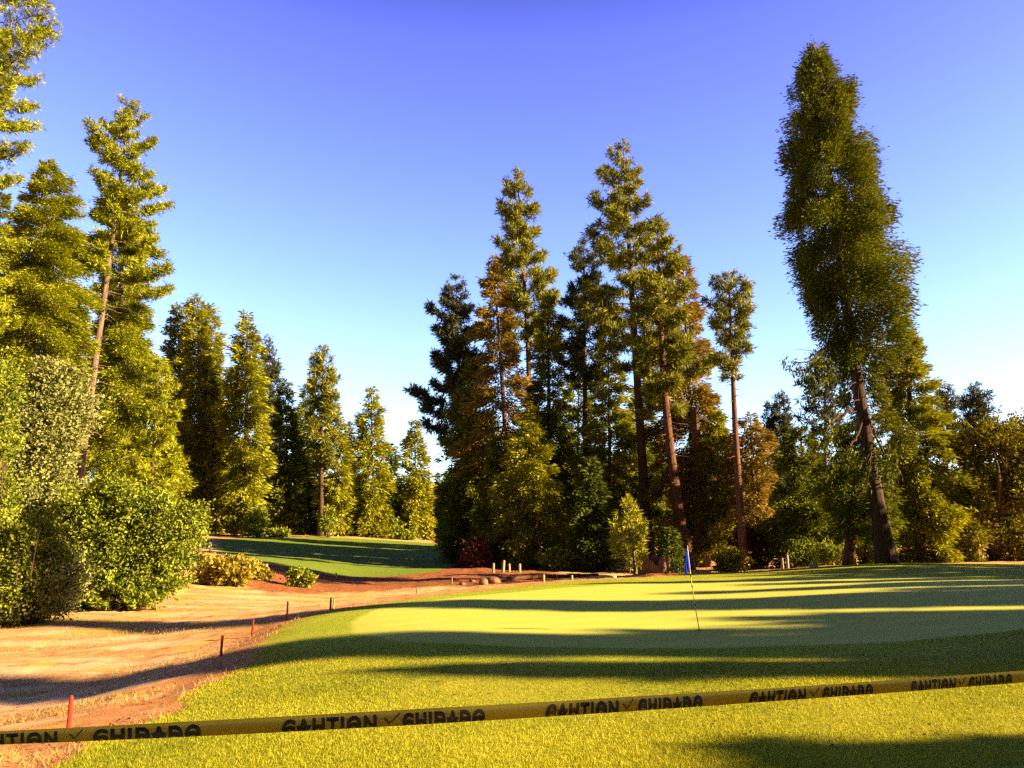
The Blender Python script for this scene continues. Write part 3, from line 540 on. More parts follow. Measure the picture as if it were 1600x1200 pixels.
    giant = F_('giant leaning fir on the mound, tallest tree in view', 36.5, [(1387,0),(1365,760),(1341,600),(1322,480),(1297,280),(1272,66)], [(66,1269,1275),(85,1258,1288),(110,1245,1306),(140,1236,1324),(200,1222,1346),(260,1220,1362),(310,1214,1390),(345,1217,1394),(390,1242,1404),(430,1260,1416),(480,1276,1418),(510,1306,1412),(560,1330,1420),(640,1350,1415)], 'giantfir', 'darkbark', .37, 50, 1.7, dead=40, droop=.6, front=540, solid=True, clump=2.2)
    side_limb(giant)
    P_n('bluish pine seen left behind the giant fir trunk', 55, [(1292,0),(1288,548)], [(548,1284,1292),(580,1262,1312),(640,1250,1322),(700,1258,1318)], 'bluepine', seed=51, dens=.8)
    F_('dark green fir in front of the giant trunk foot', 38.2, [(1326,0),(1338,655)], [(655,1332,1344),(700,1300,1385),(755,1284,1402),(800,1300,1390),(835,1310,1375)], 'green', 'redbark', .24, 52, .95)
    F_('broad fir lit gold on its right, right of the giant fir', 46, [(1440,0),(1412,495)], [(495,1407,1416),(560,1376,1448),(620,1370,1468),(700,1375,1495),(780,1385,1508),(840,1390,1500),(880,1398,1490)], 'gold', 'bark', .3, 53, 1.35)
    P_n('left one of two faint far pines at the right', 95, [(1480,0),(1480,602)], [(602,1477,1483),(640,1463,1498),(695,1460,1502)], 'bluepine', seed=54, dens=1.4)
    P_n('right one of two faint far pines at the right', 96, [(1524,0),(1522,603)], [(603,1519,1526),(640,1502,1545),(690,1500,1552)], 'bluepine', seed=55, dens=1.4)
    broadleaf('spreading oak with orange tinted top at the right picture edge', 45, 1547, [(1560,690,58,32),(1610,690,50,38),(1515,705,32,32),(1660,720,50,60),(1590,760,40,45),(1530,770,28,50),(1510,840,22,40),(1600,850,40,40)], 'autumn', 'bark', 56, .85, name='oak_tree', cat='tree', fork=(1556,800), tr=.32, stems=22)
    # understorey
    B = broadleaf
    B('small yellow bush beside the straight dark pine trunk', 84, 511, [(511,815,11,20)], 'shrub', seed=60)
    B('bright bush at the foot of the pointed cedar', 80, 402, [(400,812,15,22),(395,828,18,9)], 'shrub', seed=61)
    B('low spreading bush on the left back edge of the fairway', 81, 432, [(430,836,24,7)], 'shrub', seed=62)
    B('small bright bush at the foot of the lone fir', 88, 620, [(618,830,12,15),(632,840,14,7)], 'shrub', seed=63)
    B('small yellow bush under the short golden fir', 90, 667, [(667,828,9,17)], 'gold', seed=64)
    B('plum coloured shrub at the left corner of the central trees', 52, 742, [(744,868,22,22),(732,888,16,13)], 'plum', seed=65)
    B('plum coloured shrub behind the lone pine trunk', 48, 1170, [(1168,845,30,24),(1185,870,20,20)], 'plum', seed=66)
    B('round straw coloured bush between the flag and the lone pine', 41, 1138, [(1136,884,26,14),(1150,878,18,14)], 'weed', seed=67)
    B('yellow green brush under the broad front fir', 50, 880, [(880,880,30,16),(860,875,20,15)], 'shrub', seed=68)
    B('leafy bush under the bright green cedar', 42, 1310, [(1300,868,24,16)], 'shrub', seed=69)
    B('golden brush behind the giant trunk', 46, 1350, [(1350,840,36,36),(1370,865,30,24)], 'gold', seed=70)
    B('golden brush between the broad fir and the oak', 47, 1500, [(1500,862,30,24),(1475,870,20,18)], 'gold', seed=71)
    B('golden brush at the right picture edge', 49, 1590, [(1590,858,40,32),(1640,850,40,40)], 'gold', seed=72)
    B('tall golden weeds on the slope right of the big shrub', 36, 345, [(335,898,36,22),(365,893,32,17),(325,915,34,14),(360,912,26,10)], 'weed', seed=73, leaf=4.2)
    B('brown weed clump at the bottom of the fairway slope', 39, 395, [(392,893,20,12),(410,905,18,8)], 'weed', seed=74, leaf=3.6)
    B('small green bush on the red dirt bank', 38, 470, [(468,905,20,11)], 'shrub', seed=75, leaf=3.6)
    B('low green sprig at the foot of the big shrub', 27, 165, [(163,950,12,7),(215,938,30,8)], 'shrub', seed=76, leaf=3.6)
    # woodland behind: copies of four firs
    protos = []
    rng = np.random.RandomState(5)
    for i, (Y, ax, cr) in enumerate(((105, 560, .5), (108, 690, .45), (112, 760, .55), (102, 1215, .5))):
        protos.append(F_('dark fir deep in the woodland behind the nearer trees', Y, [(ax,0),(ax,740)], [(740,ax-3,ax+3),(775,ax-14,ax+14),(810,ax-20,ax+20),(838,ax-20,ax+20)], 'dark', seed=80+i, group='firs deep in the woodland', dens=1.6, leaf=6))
    spots = [(px, Y) for px in range(250, 1640, 24) for Y in (100, 118)]
    n = 0
    for px, Y in spots:
        px = px + rng.uniform(-9, 9); Y = Y + rng.uniform(-7, 7)
        if 640 > px > 240 and Y < 96: continue
        x = (px - 800) / FPX * Y; z = float(H(x, Y))
        lim = np.interp(px, [240, 420, 560, 690, 720, 1150, 1200, 1450, 1640], [640, 690, 742, 745, 690, 690, 700, 705, 705]) + rng.uniform(0, 40)
        hgt = at(px, lim, Y)[2] - z; src = protos[n % 4]; n += 1
        zz = max(v.co.z for v in src.children[0].data.vertices) if '_h' not in src else src['_h']; 
        c = copy_tree(src); s = hgt / zz; c.location = (x, Y, z); c.scale = (s * rng.uniform(.8, 1.15), s * .95, s); c.rotation_euler = (0, 0, rng.rand() * 6.28)
    # trees off to the right whose shadows lie across the green
    casters(F_, P_n)
def grow(kind, x, y, h, r, hb=.25, seed=0, label='', mat='fir', dens=.5, leaf=7.):
    """a tree at a place on the ground rather than at a picture point"""
    z = float(H(x, y)); path = np.stack([np.full(14, x), np.full(14, y), np.linspace(z, z + h, 14)], -1)
    rng = np.random.RandomState(seed); tg = Geo(); tg.tube(path, np.linspace(h * .014, .02, 14), 9, True, .06, rng)
    Ps, Ds, Ss, Ls, Ts = [], [], [], [], []; nb = int(h * 7)
    for i in range(nb):
        t = (i + rng.rand()) / nb; L = r * (1 - t) ** .75 * rng.uniform(.6, 1.15) + .15; a = i * 2.4 + rng.normal(0, .4); zz = z + h * (hb + (1 - hb) * t)
        o = np.array([math.cos(a), math.sin(a), 0]); sdv = np.array([-o[1], o[0], 0]); m = int(130 * dens * L / r + 12)
        ns = max(m // 14, 2); ss = .15 + .85 * rng.rand(ns) ** .7; lat = rng.uniform(-1, 1, ns) * .33 * L * (1.15 - ss * .7); k = rng.randint(0, ns, m)
        p = np.array([x, y, zz]) + np.outer(ss[k] * L, o) + lat[k][:, None] * sdv + rng.normal(0, .13, (m, 3)); p[:, 2] += (.25 * ss[k] - .5 * ss[k] ** 2) * L
        d = unit(o * .8 + rng.normal(0, .6, (m, 3)) + [0, 0, -.3]); Ps.append(p); Ds.append(d); Ss.append(unit(np.cross(d, rng.normal(0, 1, (m, 3))))); Ls.append(rng.uniform(.3, .6, m)); Ts.append(rng.rand(m))
        if i % 2 == 0: tg.tube(np.array([[x, y, zz], np.array([x, y, zz]) + o * L * .85]), [.03 + .01 * L, .012], 4, False)
    P, D, Sv, l, T = map(np.concatenate, (Ps, Ds, Ss, Ls, Ts)); V, F = kites(P, D, Sv, l, l * .4)
    return finish_tree(kind, label, 'tree', 'trees beyond the right picture edge', path, tg, V, F, T, mat, 'bark')
def casters(F_, P_n):
    tx, ty = math.sin(SUN_AZ), math.cos(SUN_AZ); cot = 1 / math.tan(SUN_EL)
    # (where the shadow crosses x = 0, x its tip reaches, distance of the tree from it, crown radius, bare trunk share)
    for i, (yc, gx, dist, r, hb, dens) in enumerate(CAST):
        gy = yc + gx * ty / tx
        x, y = gx + tx * dist, gy + ty * dist; h = dist / cot + float(H(gx, gy)) - float(H(x, y))
        grow('fir_tree', x, y, h, r, hb, 200 + i, 'fir beyond the right picture edge casting a long shadow over the green', dens=dens)
CAST = [(13.2, -26, 82, 1.5, .25, 1.), (12.4, -14, 62, 1.0, .3, .8), (14.1, -3, 56, .9, .2, .8), (10.5, -1.2, 40, .6, .35, .6), (21.5, -2, 52, .8, .3, .7), (25, 5, 46, 1.3, .2, .8), (28, 8, 44, 2.4, .1, 1.2), (30.5, 3, 40, 1.2, .2, .8), (34.5, 9, 36, 2.6, .1, 1.2),
        (2.2, -20, 50, 2.0, .02, 1.4), (.8, -16, 44, 2.0, .02, 1.4), (3.2, -8, 36, 1.5, .0, 1.5), (2.6, -3, 28, 2.0, .0, 1.4), (3.6, -1, 24, 1.3, 0., 1.4), (6.5, 2.0, 24, .6, .0, 1.3), (6.2, 3.4, 20, 1.2, .0, 1.3),
        (11.8, 3, 38, 1.2, .1, .9), (15.2, 2.2, 46, 1.5, .1, 1.), (17.4, 4.6, 44, 1.5, .1, .9), (16.3, 5, 42, 1.6, .1, 1.), (19.4, 6, 42, 1.2, .1, .8), (23, 10, 36, 1.6, .1, 1.), (21, 12, 34, 1.3, .1, .8), (40.5, 8, 30, 2.6, .0, 1.3), (33, 11, 26, 3., .0, 1.3), (36, 11, 27, 3., .0, 1.3), (29.8, 12, 28, 2.6, .0, 1.3), (20.3, -24, 76, 1.0, .4, .6), (31.5, 9, 38, 2.6, .1, 1.2), (37.5, 10, 34, 2.6, .1, 1.2), (26, 10, 40, 2.2, .1, 1.2), (22.5, 13, 36, 2.2, .1, 1.2)]
trees()

# ------------------------------------------------------------------ grass and litter (nobody could count it)
def blades(name, n, y0, y1, cond, hgt, wid, mat, seed, power=1.6, lean=.5, dens=None):
    rng = np.random.RandomState(seed); u = rng.rand(n * 3); a = 1 - power
    y = (y0**a + u * (y1**a - y0**a)) ** (1 / a); x = rng.uniform(-.72, .72, n * 3) * y
    keep = cond(x, y); x, y = x[keep][:n], y[keep][:n]; m = len(x)
    z = H(x, y) - .004; th = rng.rand(m) * 6.28; sc = np.clip(y / y0, 1, 2.4)
    hh = hgt * rng.uniform(.5, 1.4, m); ww = wid * sc * rng.uniform(.7, 1.3, m)
    P = np.stack([x, y, z], -1); s_ = np.stack([np.cos(th), np.sin(th), 0 * th], -1) * ww[:, None] / 2
    tip = P + np.stack([rng.normal(0, lean, m), rng.normal(0, lean, m), np.ones(m)], -1) * hh[:, None]
    V = np.stack([P - s_, P + s_, tip], 1).reshape(-1, 3); F = np.arange(3 * m).reshape(-1, 3)
    tint = np.clip(.5 + fbm(x * .6, y * .6) * 1.1 + rng.normal(0, .28, m), 0, 1)
    return tag(mesh_np(name, V, F, mat, None, {'tint': np.repeat(tint, 3)}), kind='stuff')
M['blade'] = leaf_mat('grass_blade', (.13, .17, .010), (.46, .445, .024), .25)
M['straw'] = leaf_mat('straw', (.24, .15, .04), (.55, .39, .12), .2)
inlawn = lambda x, y: (sdist(LAWN, x, y) + fbm(x * .9, y * .9) * .55 > -.05) & (sdist(GREEN, x, y) < 0)
blades('grass', 230000, 5.4, 15, inlawn, .026, .005, M['blade'], 1)
dryz = lambda x, y: (sdist(LAWN, x, y) < .1) & (fbm(x * .45, y * .45) + .25 * fbm(x * 3, y * 3) > .02) & (x < -1.5)
blades('dry_grass', 22000, 7, 32, dryz, .06, .006, M['straw'], 2, 1.3, .6)
edgez = lambda x, y: np.abs(sdist(LAWN, x, y) + .12) < .25 * np.random.RandomState(3).rand(len(x))
blades('edge_grass', 9000, 6, 26, edgez, .09, .006, M['straw'], 4, 1.3, .7)
def litter(name, n, cond, size, mat, seed, y0=6, y1=34):
    rng = np.random.RandomState(seed); y = y0 * (y1 / y0) ** rng.rand(n * 4); x = rng.uniform(-.72, .72, n * 4) * y
    k = cond(x, y); x, y = x[k][:n], y[k][:n]; m = len(x); z = H(x, y) + .012
    P = np.stack([x, y, z], -1); D = unit(rng.normal(0, 1, (m, 3)) * [1, 1, .25]); Sv = unit(np.cross(D, unit(rng.normal(0, .35, (m, 3)) + [0, 0, 1])))
    l = size * rng.uniform(.5, 1.6, m); V, F = kites(P, D, Sv, l, l * rng.uniform(.25, .7, m))
    return tag(mesh_np(name, V, F, mat, None, {'tint': np.repeat(rng.rand(m), 4)}), kind='stuff')
M['litter'] = leaf_mat('leaf_litter', (.05, .03, .015), (.22, .12, .05), .1)
litter('leaf_litter', 2600, lambda x, y: (sdist(LAWN, x, y) < 0) & (x < 0), .045, M['litter'], 5)
litter('fallen_leaves', 520, lambda x, y: (sdist(LAWN, x, y) > 0) & (sdist(GREEN, x, y) < -.2) & (fbm(x * .8 + 9, y * .8) > .05), .028, M['litter'], 6, 6, 14)

# ------------------------------------------------------------------ small things
def paint(name, c, rough=.5):
    return rough_mat(name, tuple(v * .8 for v in c), c, 20, (1, 1, .5), .08, rough)
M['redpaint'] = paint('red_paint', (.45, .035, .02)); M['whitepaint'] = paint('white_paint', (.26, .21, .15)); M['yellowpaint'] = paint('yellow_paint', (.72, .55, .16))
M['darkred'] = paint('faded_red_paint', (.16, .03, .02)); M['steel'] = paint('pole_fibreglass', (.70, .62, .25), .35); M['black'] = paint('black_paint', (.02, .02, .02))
def stake(label, px, py, Y, ph, pw, mat, lean=0, group=None, name='marker_stake', flat=False, tip=None):
    b = at(px, py, Y); g = float(H(b[0], Y)); base = np.array([b[0], Y, g]); h = ph * Y / FPX * 1.03; r = pw * Y / FPX / 2
    root = empty(name, base); G = Geo(); n = 5
    zz = np.array([-.12, 0, h * .5, h * .93, h]); pts = np.stack([lean * np.maximum(zz, 0), 0 * zz, zz], -1)
    G.tube(pts, r * np.array([1, 1, .96, .94, .55]), 4 if flat else 8, True)
    G.build('post', M[mat], root, False)
    if tip:
        T = Geo(); T.tube(np.stack([lean * np.array([h*.8, h*1.005]), [0, 0], [h*.8, h*1.005]], -1), r * 1.06, 8, True); T.build('cap', M[tip], root, False)
    return tag(root, label, 'stake', group)
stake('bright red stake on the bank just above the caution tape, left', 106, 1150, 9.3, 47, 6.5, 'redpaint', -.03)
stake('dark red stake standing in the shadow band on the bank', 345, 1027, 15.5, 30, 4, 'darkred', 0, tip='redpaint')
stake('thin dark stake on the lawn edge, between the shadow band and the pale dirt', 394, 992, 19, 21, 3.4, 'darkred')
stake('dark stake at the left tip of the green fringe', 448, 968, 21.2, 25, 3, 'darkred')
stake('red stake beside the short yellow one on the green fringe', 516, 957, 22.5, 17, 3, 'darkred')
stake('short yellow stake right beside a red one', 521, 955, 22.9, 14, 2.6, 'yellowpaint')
stake('white stake on the red dirt under the fairway edge', 525, 902, 44, 8, 2.4, 'whitepaint')
stake('pale stake standing alone on the left back rim of the green', 651, 934, 27, 12, 3, 'whitepaint')
stake('thin stake on the red dirt left of the boulders', 706, 915, 40, 10, 2, 'whitepaint')
stake('pale stake in front of the long red log', 850, 917, 34, 12, 2.6, 'yellowpaint')
stake('short pale stake at the right end of the red log', 894, 912, 36, 8, 2.6, 'yellowpaint')
for px, py, ph, pw, ln, lb in ((771, 903, 14, 4, 0, 'leftmost white post under the dark firs'), (786, 905, 18, 5, .06, 'taller leaning white post, second from left under the dark firs'),
                           (796, 901, 13, 4, -.03, 'white post third from left under the dark firs'), (812, 902, 13, 4.5, 0, 'rightmost white post under the dark firs')):
    stake(lb, px, py, 47, ph, pw, 'whitepaint', ln, 'white posts under the dark firs', 'wooden_post', True)
for px, ph, Y, lb in ((1056, 14, 40, 'short pale post right of the old stump'), (1224, 16, 41, 'grey post left of the bright green cedar, left of a pair'), (1232, 20, 41, 'grey post left of the bright green cedar, right of a pair')):
    stake(lb, px, 900, Y, ph, 5, 'whitepaint', 0, None, 'wooden_post', True)

# golf flag
def golf_flag():
    Y = 14.5; b = at(1093, 985, Y); g = float(H(b[0], Y)); base = np.array([b[0], Y, g]); top = at(1074, 853, Y - .05) - base
    root = tag(empty('golf_flag', base), 'limp blue flag on a leaning yellow stick in the hole', 'golf flag')
    s = np.linspace(0, 1, 8); bow = np.sin(s * np.pi)[:, None] * [-.02, 0, 0]
    P = Geo(); P.tube(np.outer(np.linspace(-.06, 1, 8), top) + bow, np.linspace(.0095, .0065, 8), 8); P.build('pole', M['steel'], root)
    Bn = Geo()
    for a in (.28, .5, .63): Bn.tube(np.array([top * a, top * (a + .035)]) + np.sin(a * np.pi) * np.array([-.02, 0, 0]), .0105, 8)
    Bn.build('band', M['black'], root)
    K = Geo(); K.blob(top, (.013, .013, .016), np.random.RandomState(1), 0, 1); K.build('knob', M['whitepaint'], root)
    nu, nv = 15, 12; V = []
    for i in range(nv):
        v = i / (nv - 1)
        for j in range(nu):
            q = j / (nu - 1)
            x = -q * (.035 + .085 * (v ** .8) * (1 - .25 * v)) + .012 * math.sin(q * 9 + v * 2); yy = .03 * math.sin(q * 11 + v * 1.5) * (.4 + q)
            V.append(top * (1 - .012) - top * (.235 * v) + np.array([x, yy - .004, -.10 * q - .05 * q * v]))
    F = [(i*nu+j, i*nu+j+1, (i+1)*nu+j+1, (i+1)*nu+j) for i in range(nv-1) for j in range(nu-1)]
    m, t, N, L = new_mat('blue_cloth'); d = N('ShaderNodeBsdfDiffuse'); d.inputs[0].default_value = (.012, .04, .62, 1); tr = N('ShaderNodeBsdfTranslucent'); tr.inputs[0].default_value = (.015, .05, .75, 1)
    mx = N('ShaderNodeMixShader'); mx.inputs[0].default_value = .4; L(d.outputs[0], mx.inputs[1]); L(tr.outputs[0], mx.inputs[2]); L(mx.outputs[0], N('ShaderNodeOutputMaterial').inputs[0])
    mesh_np('flag', V, F, m, root, None, True)
    C = Geo(); th = np.linspace(0, 2*np.pi, 25); C.tube(np.stack([.054*np.cos(th), .054*np.sin(th), .006 + 0*th], -1), .005, 5, False); C.build('cup', M['whitepaint'], root)
golf_flag()

# old stump on its mound of needles
def stump():
    Y = 39; b = at(1024, 898, Y); g = float(H(b[0], Y)); base = np.array([b[0], Y, g]); px = Y / FPX; rng = np.random.RandomState(3)
    M['mulch'] = rough_mat('needle_litter', (.20, .075, .025), (.42, .19, .07), 6, (1, 1, 1), .6)
    mo = Geo(); k = 28; rings = 6; V = []
    for i in range(rings + 1):
        q = i / rings
        for j in range(k):
            a = j / k * 6.283; rr = q * (1.35 + .18 * math.sin(a * 3 + 1)); V.append((rr * 1.25 * math.cos(a) + .15, rr * .9 * math.sin(a), .30 * (1 - q**1.6) - .06 + rng.uniform(-.02, .02)))
    F = [(i*k+j, i*k+(j+1) % k, (i+1)*k+(j+1) % k, (i+1)*k+j) for i in range(rings) for j in range(k)]
    mound = mesh_np('needle_mound', np.array(V), F, M['mulch'], None, None, True); mound.location = base; tag(mound, 'low rusty mound of bark and needles around the old stump', 'mound')
    zb = .18; root = tag(empty('tree_stump', base + [0, 0, 0]), 'wide weathered stump with a jagged rotten top', 'stump')
    w_ = 38 * px / 2; kk = 26; V = []; hh = 24 * px
    prof = [1.0 + .28 * max(0, math.sin(j / kk * 6.283 * 4 + .7)) for j in range(kk)]
    topz = [hh * (1.0 - .12 * rng.rand() - .30 * max(0, math.sin(j / kk * 6.283 * 2.5 + 2.2)) ** 2 - (.25 if 16 < j < 21 else 0)) for j in range(kk)]
    for i in range(7):
        q = i / 6
        for j in range(kk):
            a = j / kk * 6.283; r = w_ * (1 - .16 * q + .22 * math.exp(-q * 5)) * (1 + (prof[j] - 1) * (1 - .6 * q)); V.append((r * math.cos(a), r * .85 * math.sin(a), zb - .25 + (topz[j] + .25) * q))
    for j in range(kk):
        a = j / kk * 6.283; V.append((w_ * .62 * math.cos(a), w_ * .55 * math.sin(a), zb + topz[j] * .80))
    for j in range(kk):
        a = j / kk * 6.283; V.append((w_ * .2 * math.cos(a), w_ * .2 * math.sin(a), zb + hh * (.55 + .12 * rng.rand())))
    F = [(i*kk+j, i*kk+(j+1) % kk, (i+1)*kk+(j+1) % kk, (i+1)*kk+j) for i in range(8) for j in range(kk)]
    M['rot'] = rough_mat('stump_wood', (.05, .022, .012), (.30, .16, .085), 9, (3, 3, .35), .9)
    mesh_np('trunk', np.array(V), F, M['rot'], root, None, False)
    sl = Geo(); sl.tube(np.array([[w_ * 1.02, -.12, 0], [w_ * 1.05, -.12, zb + hh * .5], [w_ * 1.0, -.12, zb + hh * 1.02]]), [.12, .11, .08], 6, True, .2, rng); sl.build('splinter', M['palebark'], root, False)
stump()
def live_trunk():  # living trunk, its top hidden in the crown of the fir behind
    Y = 54.5; rng = np.random.RandomState(8); path = axis_path([(1098, 0), (1093, 800), (1086, 640)], Y, 9); root = tag(empty('split_trunk', path[0]), 'live trunk with a pale split side behind the flag', 'dead tree')
    G = Geo(); p = path - path[0]; p[0, 2] -= .2; G.tube(p, np.array([.62, .50, .46, .43, .40, .37, .34, .30, .24]), 12, True, .1, rng); G.build('trunk', M['redbark'], root, False)
    G = Geo(); q = p[1:7] * [1, 1, .5] + np.array([.26, -.32, .3]); G.tube(q, np.array([.03, .12, .16, .14, .09, .02]), 7, True, .3, rng); G.build('split_wood', M['palebark'], root, False)
live_trunk()
M['rock'] = rough_mat('rock', (.11, .06, .04), (.26, .16, .10), 5, (1, 1, 1), .7)
M['palerock'] = rough_mat('pale_rock', (.34, .28, .21), (.52, .45, .36), 6, (1, 1, 1), .4)
for i, (px, py, Y, rx, rz, mt, lb) in enumerate(((756, 917, 38, 9, 7, 'rock', 'largest boulder at the edge of the red dirt'), (772, 913, 39, 11, 5, 'rock', 'flat boulder right of the largest one'), (738, 913, 40, 7, 4, 'rock', 'low rock left of the largest boulder'),
        (722, 915, 39, 5, 3, 'rock', 'small rock farthest left on the red dirt'), (790, 914, 39.5, 6, 3, 'rock', 'small rock right of the flat boulder'), (1272, 889, 38.6, 6, 4, 'palerock', 'white rock on the mound under the bright green cedar'), (958, 905, 38, 5, 3, 'palerock', 'small pale rock left of the old stump'), (634, 935, 27.5, 3, 2, 'rock', 'tiny stone on the back rim of the green'))):
    b = at(px, py, Y); g = float(H(b[0], Y)); k = Y / FPX; G = Geo(); G.blob((0, 0, rz * k * .45), (rx * k, rx * k * .8, rz * k), np.random.RandomState(20 + i), .5, 3)
    o = G.build('rock', M[mt], None, False); o.location = (b[0], Y, g); tag(o, lb, 'rock')
def log(label, a, b, Y, r):
    p, q = at(a, 908, Y), at(b, 908, Y + 1); n = 9; s = np.linspace(0, 1, n); xs = p[0] + (q[0] - p[0]) * s; ys = Y + s; zs = H(xs, ys) + r * .75
    P = np.stack([xs, ys, zs], -1); c = P[0].copy(); G = Geo(); G.tube(P - c, np.linspace(r, r * .7, n), 9, True, .1, np.random.RandomState(int(a)))
    o = G.build('fallen_log', M['redbark'], None, True); o.location = c; tag(o, label, 'log')
log('long red fallen log along the back rim of the green', 792, 868, 40, .14); log('shorter fallen log ending near the old stump', 872, 935, 41, .10)

# ------------------------------------------------------------------ caution tape, folded lengthwise
def tape():
    L0 = .70
    X_ = np.array([-260, 0, 250, 500, 800, 1150, 1300, 1600, 1900]); top = np.array([1155, 1143, 1130, 1115, 1100, 1079, 1069, 1047, 1022]); bot = np.array([1172, 1162.5, 1154, 1141, 1123.5, 1099.5, 1089, 1067, 1043])
    q = np.polyfit(X_, top, 4), np.polyfit(X_, bot, 4)
    Yd = lambda x: 21900 / (3657 - x) * L0 * .39
    xs = np.linspace(-260, 1900, 150)
    T = np.array([at(x, np.polyval(q[0], x), Yd(x) + .004) for x in xs]); B = np.array([at(x, np.polyval(q[1], x), Yd(x)) for x in xs])
    # carry on past both picture edges to the stakes that hold it
    def ext(A, sgn, dz):
        d = unit((A[0] - A[6]) if sgn < 0 else (A[-1] - A[-7])); e = A[0] if sgn < 0 else A[-1]
        return np.array([e + d * k + np.array([0, 0, dz * (k / 2.0) ** 2 * .3]) for k in np.linspace(.1, 2.0, 14)])
    lt, lb, rt, rb = ext(T, -1, .3), ext(B, -1, .3), ext(T, 1, .3), ext(B, 1, .3)
    Tt = np.vstack([lt[::-1], T, rt]); Bt = np.vstack([lb[::-1], B, rb]); rng = np.random.RandomState(2)
    n = len(Tt); nv = 6; nrm = unit(np.cross(np.gradient((Tt + Bt) / 2, axis=0), Tt - Bt)); nrm *= np.where((nrm @ np.array([0, -1., 0]) < 0), -1, 1)[:, None]
    ripple = .0035 * np.sin(np.arange(n) * .23) + .002 * np.sin(np.arange(n) * .61 + 1)
    V = np.stack([Bt + (Tt - Bt) * v + nrm * (ripple[:, None] * (v - .3) + .003 * math.sin(v * 3.1)) for v in np.linspace(0, 1, nv)], 1).reshape(-1, 3)
    Fq = [(i*nv+j, (i+1)*nv+j, (i+1)*nv+j+1, i*nv+j+1) for i in range(n-1) for j in range(nv-1)]
    bt = Bt - nrm * .006; ml = bt + (Tt - Bt) * .78; off = len(V)          # the folded-back half behind it
    V2 = np.stack([Bt - nrm * .001, bt * .5 + ml * .5 - nrm * .003, ml], 1).reshape(-1, 3)
    F2 = [(off + i*3+j, off + (i+1)*3+j, off + (i+1)*3+j+1, off + i*3+j+1) for i in range(n-1) for j in range(2)]
    V = np.vstack([V, V2])
    m, t, N, L = new_mat('tape_film'); p = N('ShaderNodeBsdfPrincipled'); p.inputs['Base Color'].default_value = (.55, .40, .030, 1); p.inputs['Roughness'].default_value = .38
    tr = N('ShaderNodeBsdfTranslucent'); tr.inputs[0].default_value = (.70, .46, .04, 1); mx = N('ShaderNodeMixShader'); mx.inputs[0].default_value = .62
    L(p.outputs[0], mx.inputs[1]); L(tr.outputs[0], mx.inputs[2]); L(mx.outputs[0], N('ShaderNodeOutputMaterial').inputs[0])
    body = mesh_np('caution_tape', V, Fq + F2, m, None, None, True)
    tag(body, 'yellow caution tape with black bilingual warning letters, folded lengthwise across the foreground', 'tape')
    mk, t, N, L = new_mat('tape_ink'); p = N('ShaderNodeBsdfPrincipled'); p.inputs['Base Color'].default_value = (.012, .009, .006, 1); p.inputs['Roughness'].default_value = .5; L(p.outputs[0], N('ShaderNodeOutputMaterial').inputs[0])
    mr, t, N, L = new_mat('tape_ink_faded'); p = N('ShaderNodeBsdfPrincipled'); p.inputs['Base Color'].default_value = (.10, .03, .012, 1); p.inputs['Roughness'].default_value = .5; L(p.outputs[0], N('ShaderNodeOutputMaterial').inputs[0])
    def text_mesh(txt):
        cu = bpy.data.curves.new('txt', 'FONT'); cu.body = txt; cu.offset = .05; cu.space_character = 1.22; ob = bpy.data.objects.new('txt', cu); COL.objects.link(ob)
        dg = bpy.context.evaluated_depsgraph_get(); me = bpy.data.meshes.new_from_object(ob.evaluated_get(dg)); bpy.data.objects.remove(ob); return me
    def place(bm, x0, x1, v0, v1, lift, mat, name):
        """map a flat unit word (x 0..1, y 0..1) to the tape between picture columns x0..x1 and heights v0..v1 of the tape"""
        for e in range(3):
            long = [ed for ed in bm.edges if ed.calc_length() > .12]
            if long: bmesh.ops.subdivide_edges(bm, edges=long, cuts=1)
        sA, sB = 1 / (3657 - x0), 1 / (3657 - x1)
        for v in bm.verts:
            xx = 3657 - 1 / (sA + (sB - sA) * v.co.x); vv = v0 + (v1 - v0) * v.co.y
            f = np.interp(xx, xs, np.arange(len(xs))) + len(lt); i = int(min(f, n - 2)); a = f - i
            tp, bp, nn = Tt[i] * (1-a) + Tt[i+1] * a, Bt[i] * (1-a) + Bt[i+1] * a, nrm[i] * (1-a) + nrm[i+1] * a
            rp = ripple[i] * (1-a) + ripple[i+1] * a
            v.co = Vector(bp + (tp - bp) * vv + nn * (rp * (vv - .3) + .003 * math.sin(vv * 3.1) + lift))
        me = bpy.data.meshes.new(name); bm.to_mesh(me); bm.free(); me.materials.append(mat); o = bpy.data.objects.new(name, me); COL.objects.link(o); o.parent = body
    def unitword(txt):
        me = text_mesh(txt); bm = bmesh.new(); bm.from_mesh(me); bpy.data.meshes.remove(me)
        co = np.array([v.co[:] for v in bm.verts]); lo, hi = co.min(0), co.max(0)
        for v in bm.verts: v.co.x = (v.co.x - lo[0]) / (hi[0] - lo[0]); v.co.y = (v.co.y - lo[1]) / (hi[1] - lo[1]); v.co.z = 0
        return bm
    def cut(bm, y, upper):
        bmesh.ops.bisect_plane(bm, geom=bm.verts[:] + bm.edges[:] + bm.faces[:], plane_co=(0, y, 0), plane_no=(0, 1, 0), clear_inner=upper, clear_outer=not upper)
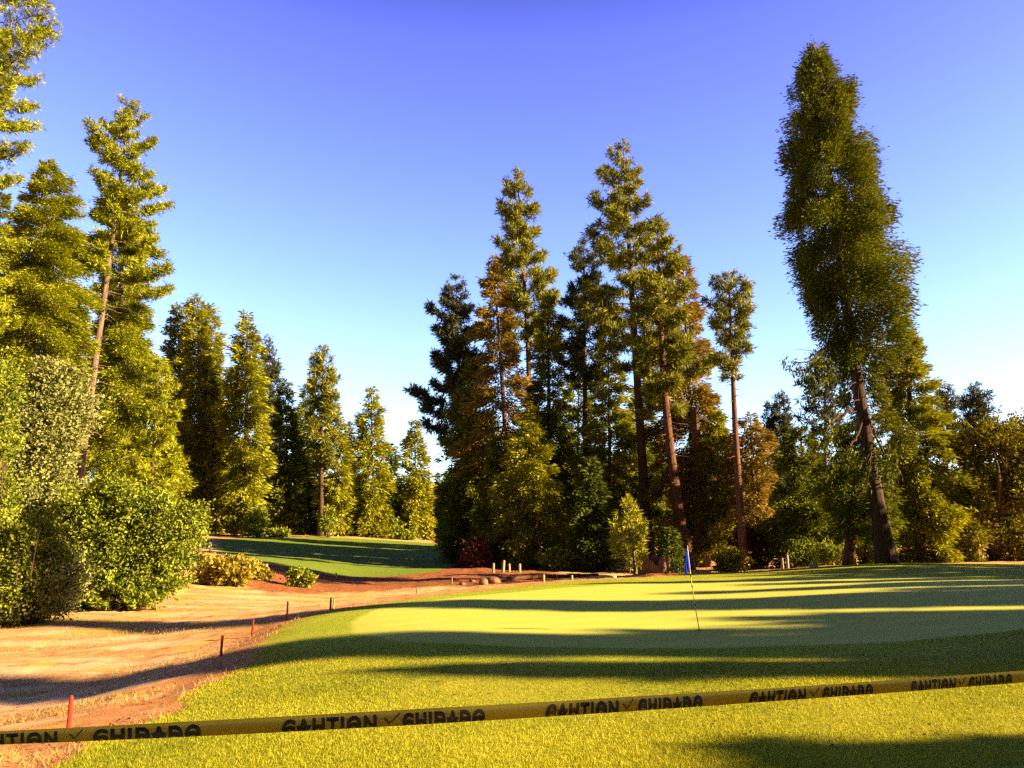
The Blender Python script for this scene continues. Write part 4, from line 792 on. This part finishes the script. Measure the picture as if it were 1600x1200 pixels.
    words_ = [('CAUTION', -62, 90, .5), ('CUIDADO', 145, 314, .5), ('CAUTION', 440, 588, .5), ('CUIDADO', 628, 757, .5), ('CAUTION', 852, 966, .42), ('CUIDADO', 996, 1097, .42),
              ('CAUTION', 1170, 1258, .30), ('CUIDADO', 1284, 1363, .30), ('CAUTION', 1422, 1492, .25), ('CUIDADO', 1512, 1580, .25), ('CUIDADO', -300 + 45, -150, .5), ('CAUTION', 1632, 1690, .25), ('CUIDADO', 1704, 1760, .25)]
    for txt, x0, x1, f in words_:
        f = .32 if f > .45 else .36
        hi_ = .80 if f < .35 else .84                      # the letters start under the plain upper margin and run to the fold
        a = unitword(txt); cut(a, f, True)
        for v in a.verts: v.co.y = (v.co.y - f) / (1 - f)
        place(a, x0, x1, .01, hi_, .0012, mk, 'lettering')
        b = unitword(txt); cut(b, f, False)
        for v in b.verts: v.co.y = (f - v.co.y) / (1 - f)   # the folded-back half shows through, upside down
        bmesh.ops.reverse_faces(b, faces=b.faces[:])
        place(b, x0, x1, .01, hi_, .0008, mk if f < .35 else mr, 'lettering')
    for x0, x1 in ((108, 130), (598, 626), (972, 990), (1264, 1280), (1496, 1508)):     # check mark between the words
        bm = bmesh.new(); vs = [bm.verts.new(p) for p in ((0, .55, 0), (.14, .62, 0), (.38, .22, 0), (.34, 0, 0))]; bm.faces.new(vs)
        vs = [bm.verts.new(p) for p in ((.34, 0, 0), (.38, .22, 0), (.9, 1, 0), (1, .95, 0))]; bm.faces.new(vs); place(bm, x0, x1, .12, .84, .001, mr, 'check_mark')
    for k, lb in ((0, 'plain wooden stake holding the left end of the tape'), (n - 1, 'plain wooden stake holding the right end of the tape')):
        p = (Tt[k] + Bt[k]) / 2; g = float(H(p[0], p[1])); h = Tt[k][2] - g + .12; r = empty('wooden_stake', (p[0], p[1] + .028, g)); G = Geo()
        G.tube(np.array([[0, 0, -.2], [0, 0, h * .5], [0, 0, h]]), [.024, .024, .02], 4, True); G.build('post', M['palebark'], r, False); tag(r, lb, 'stake')
tape()
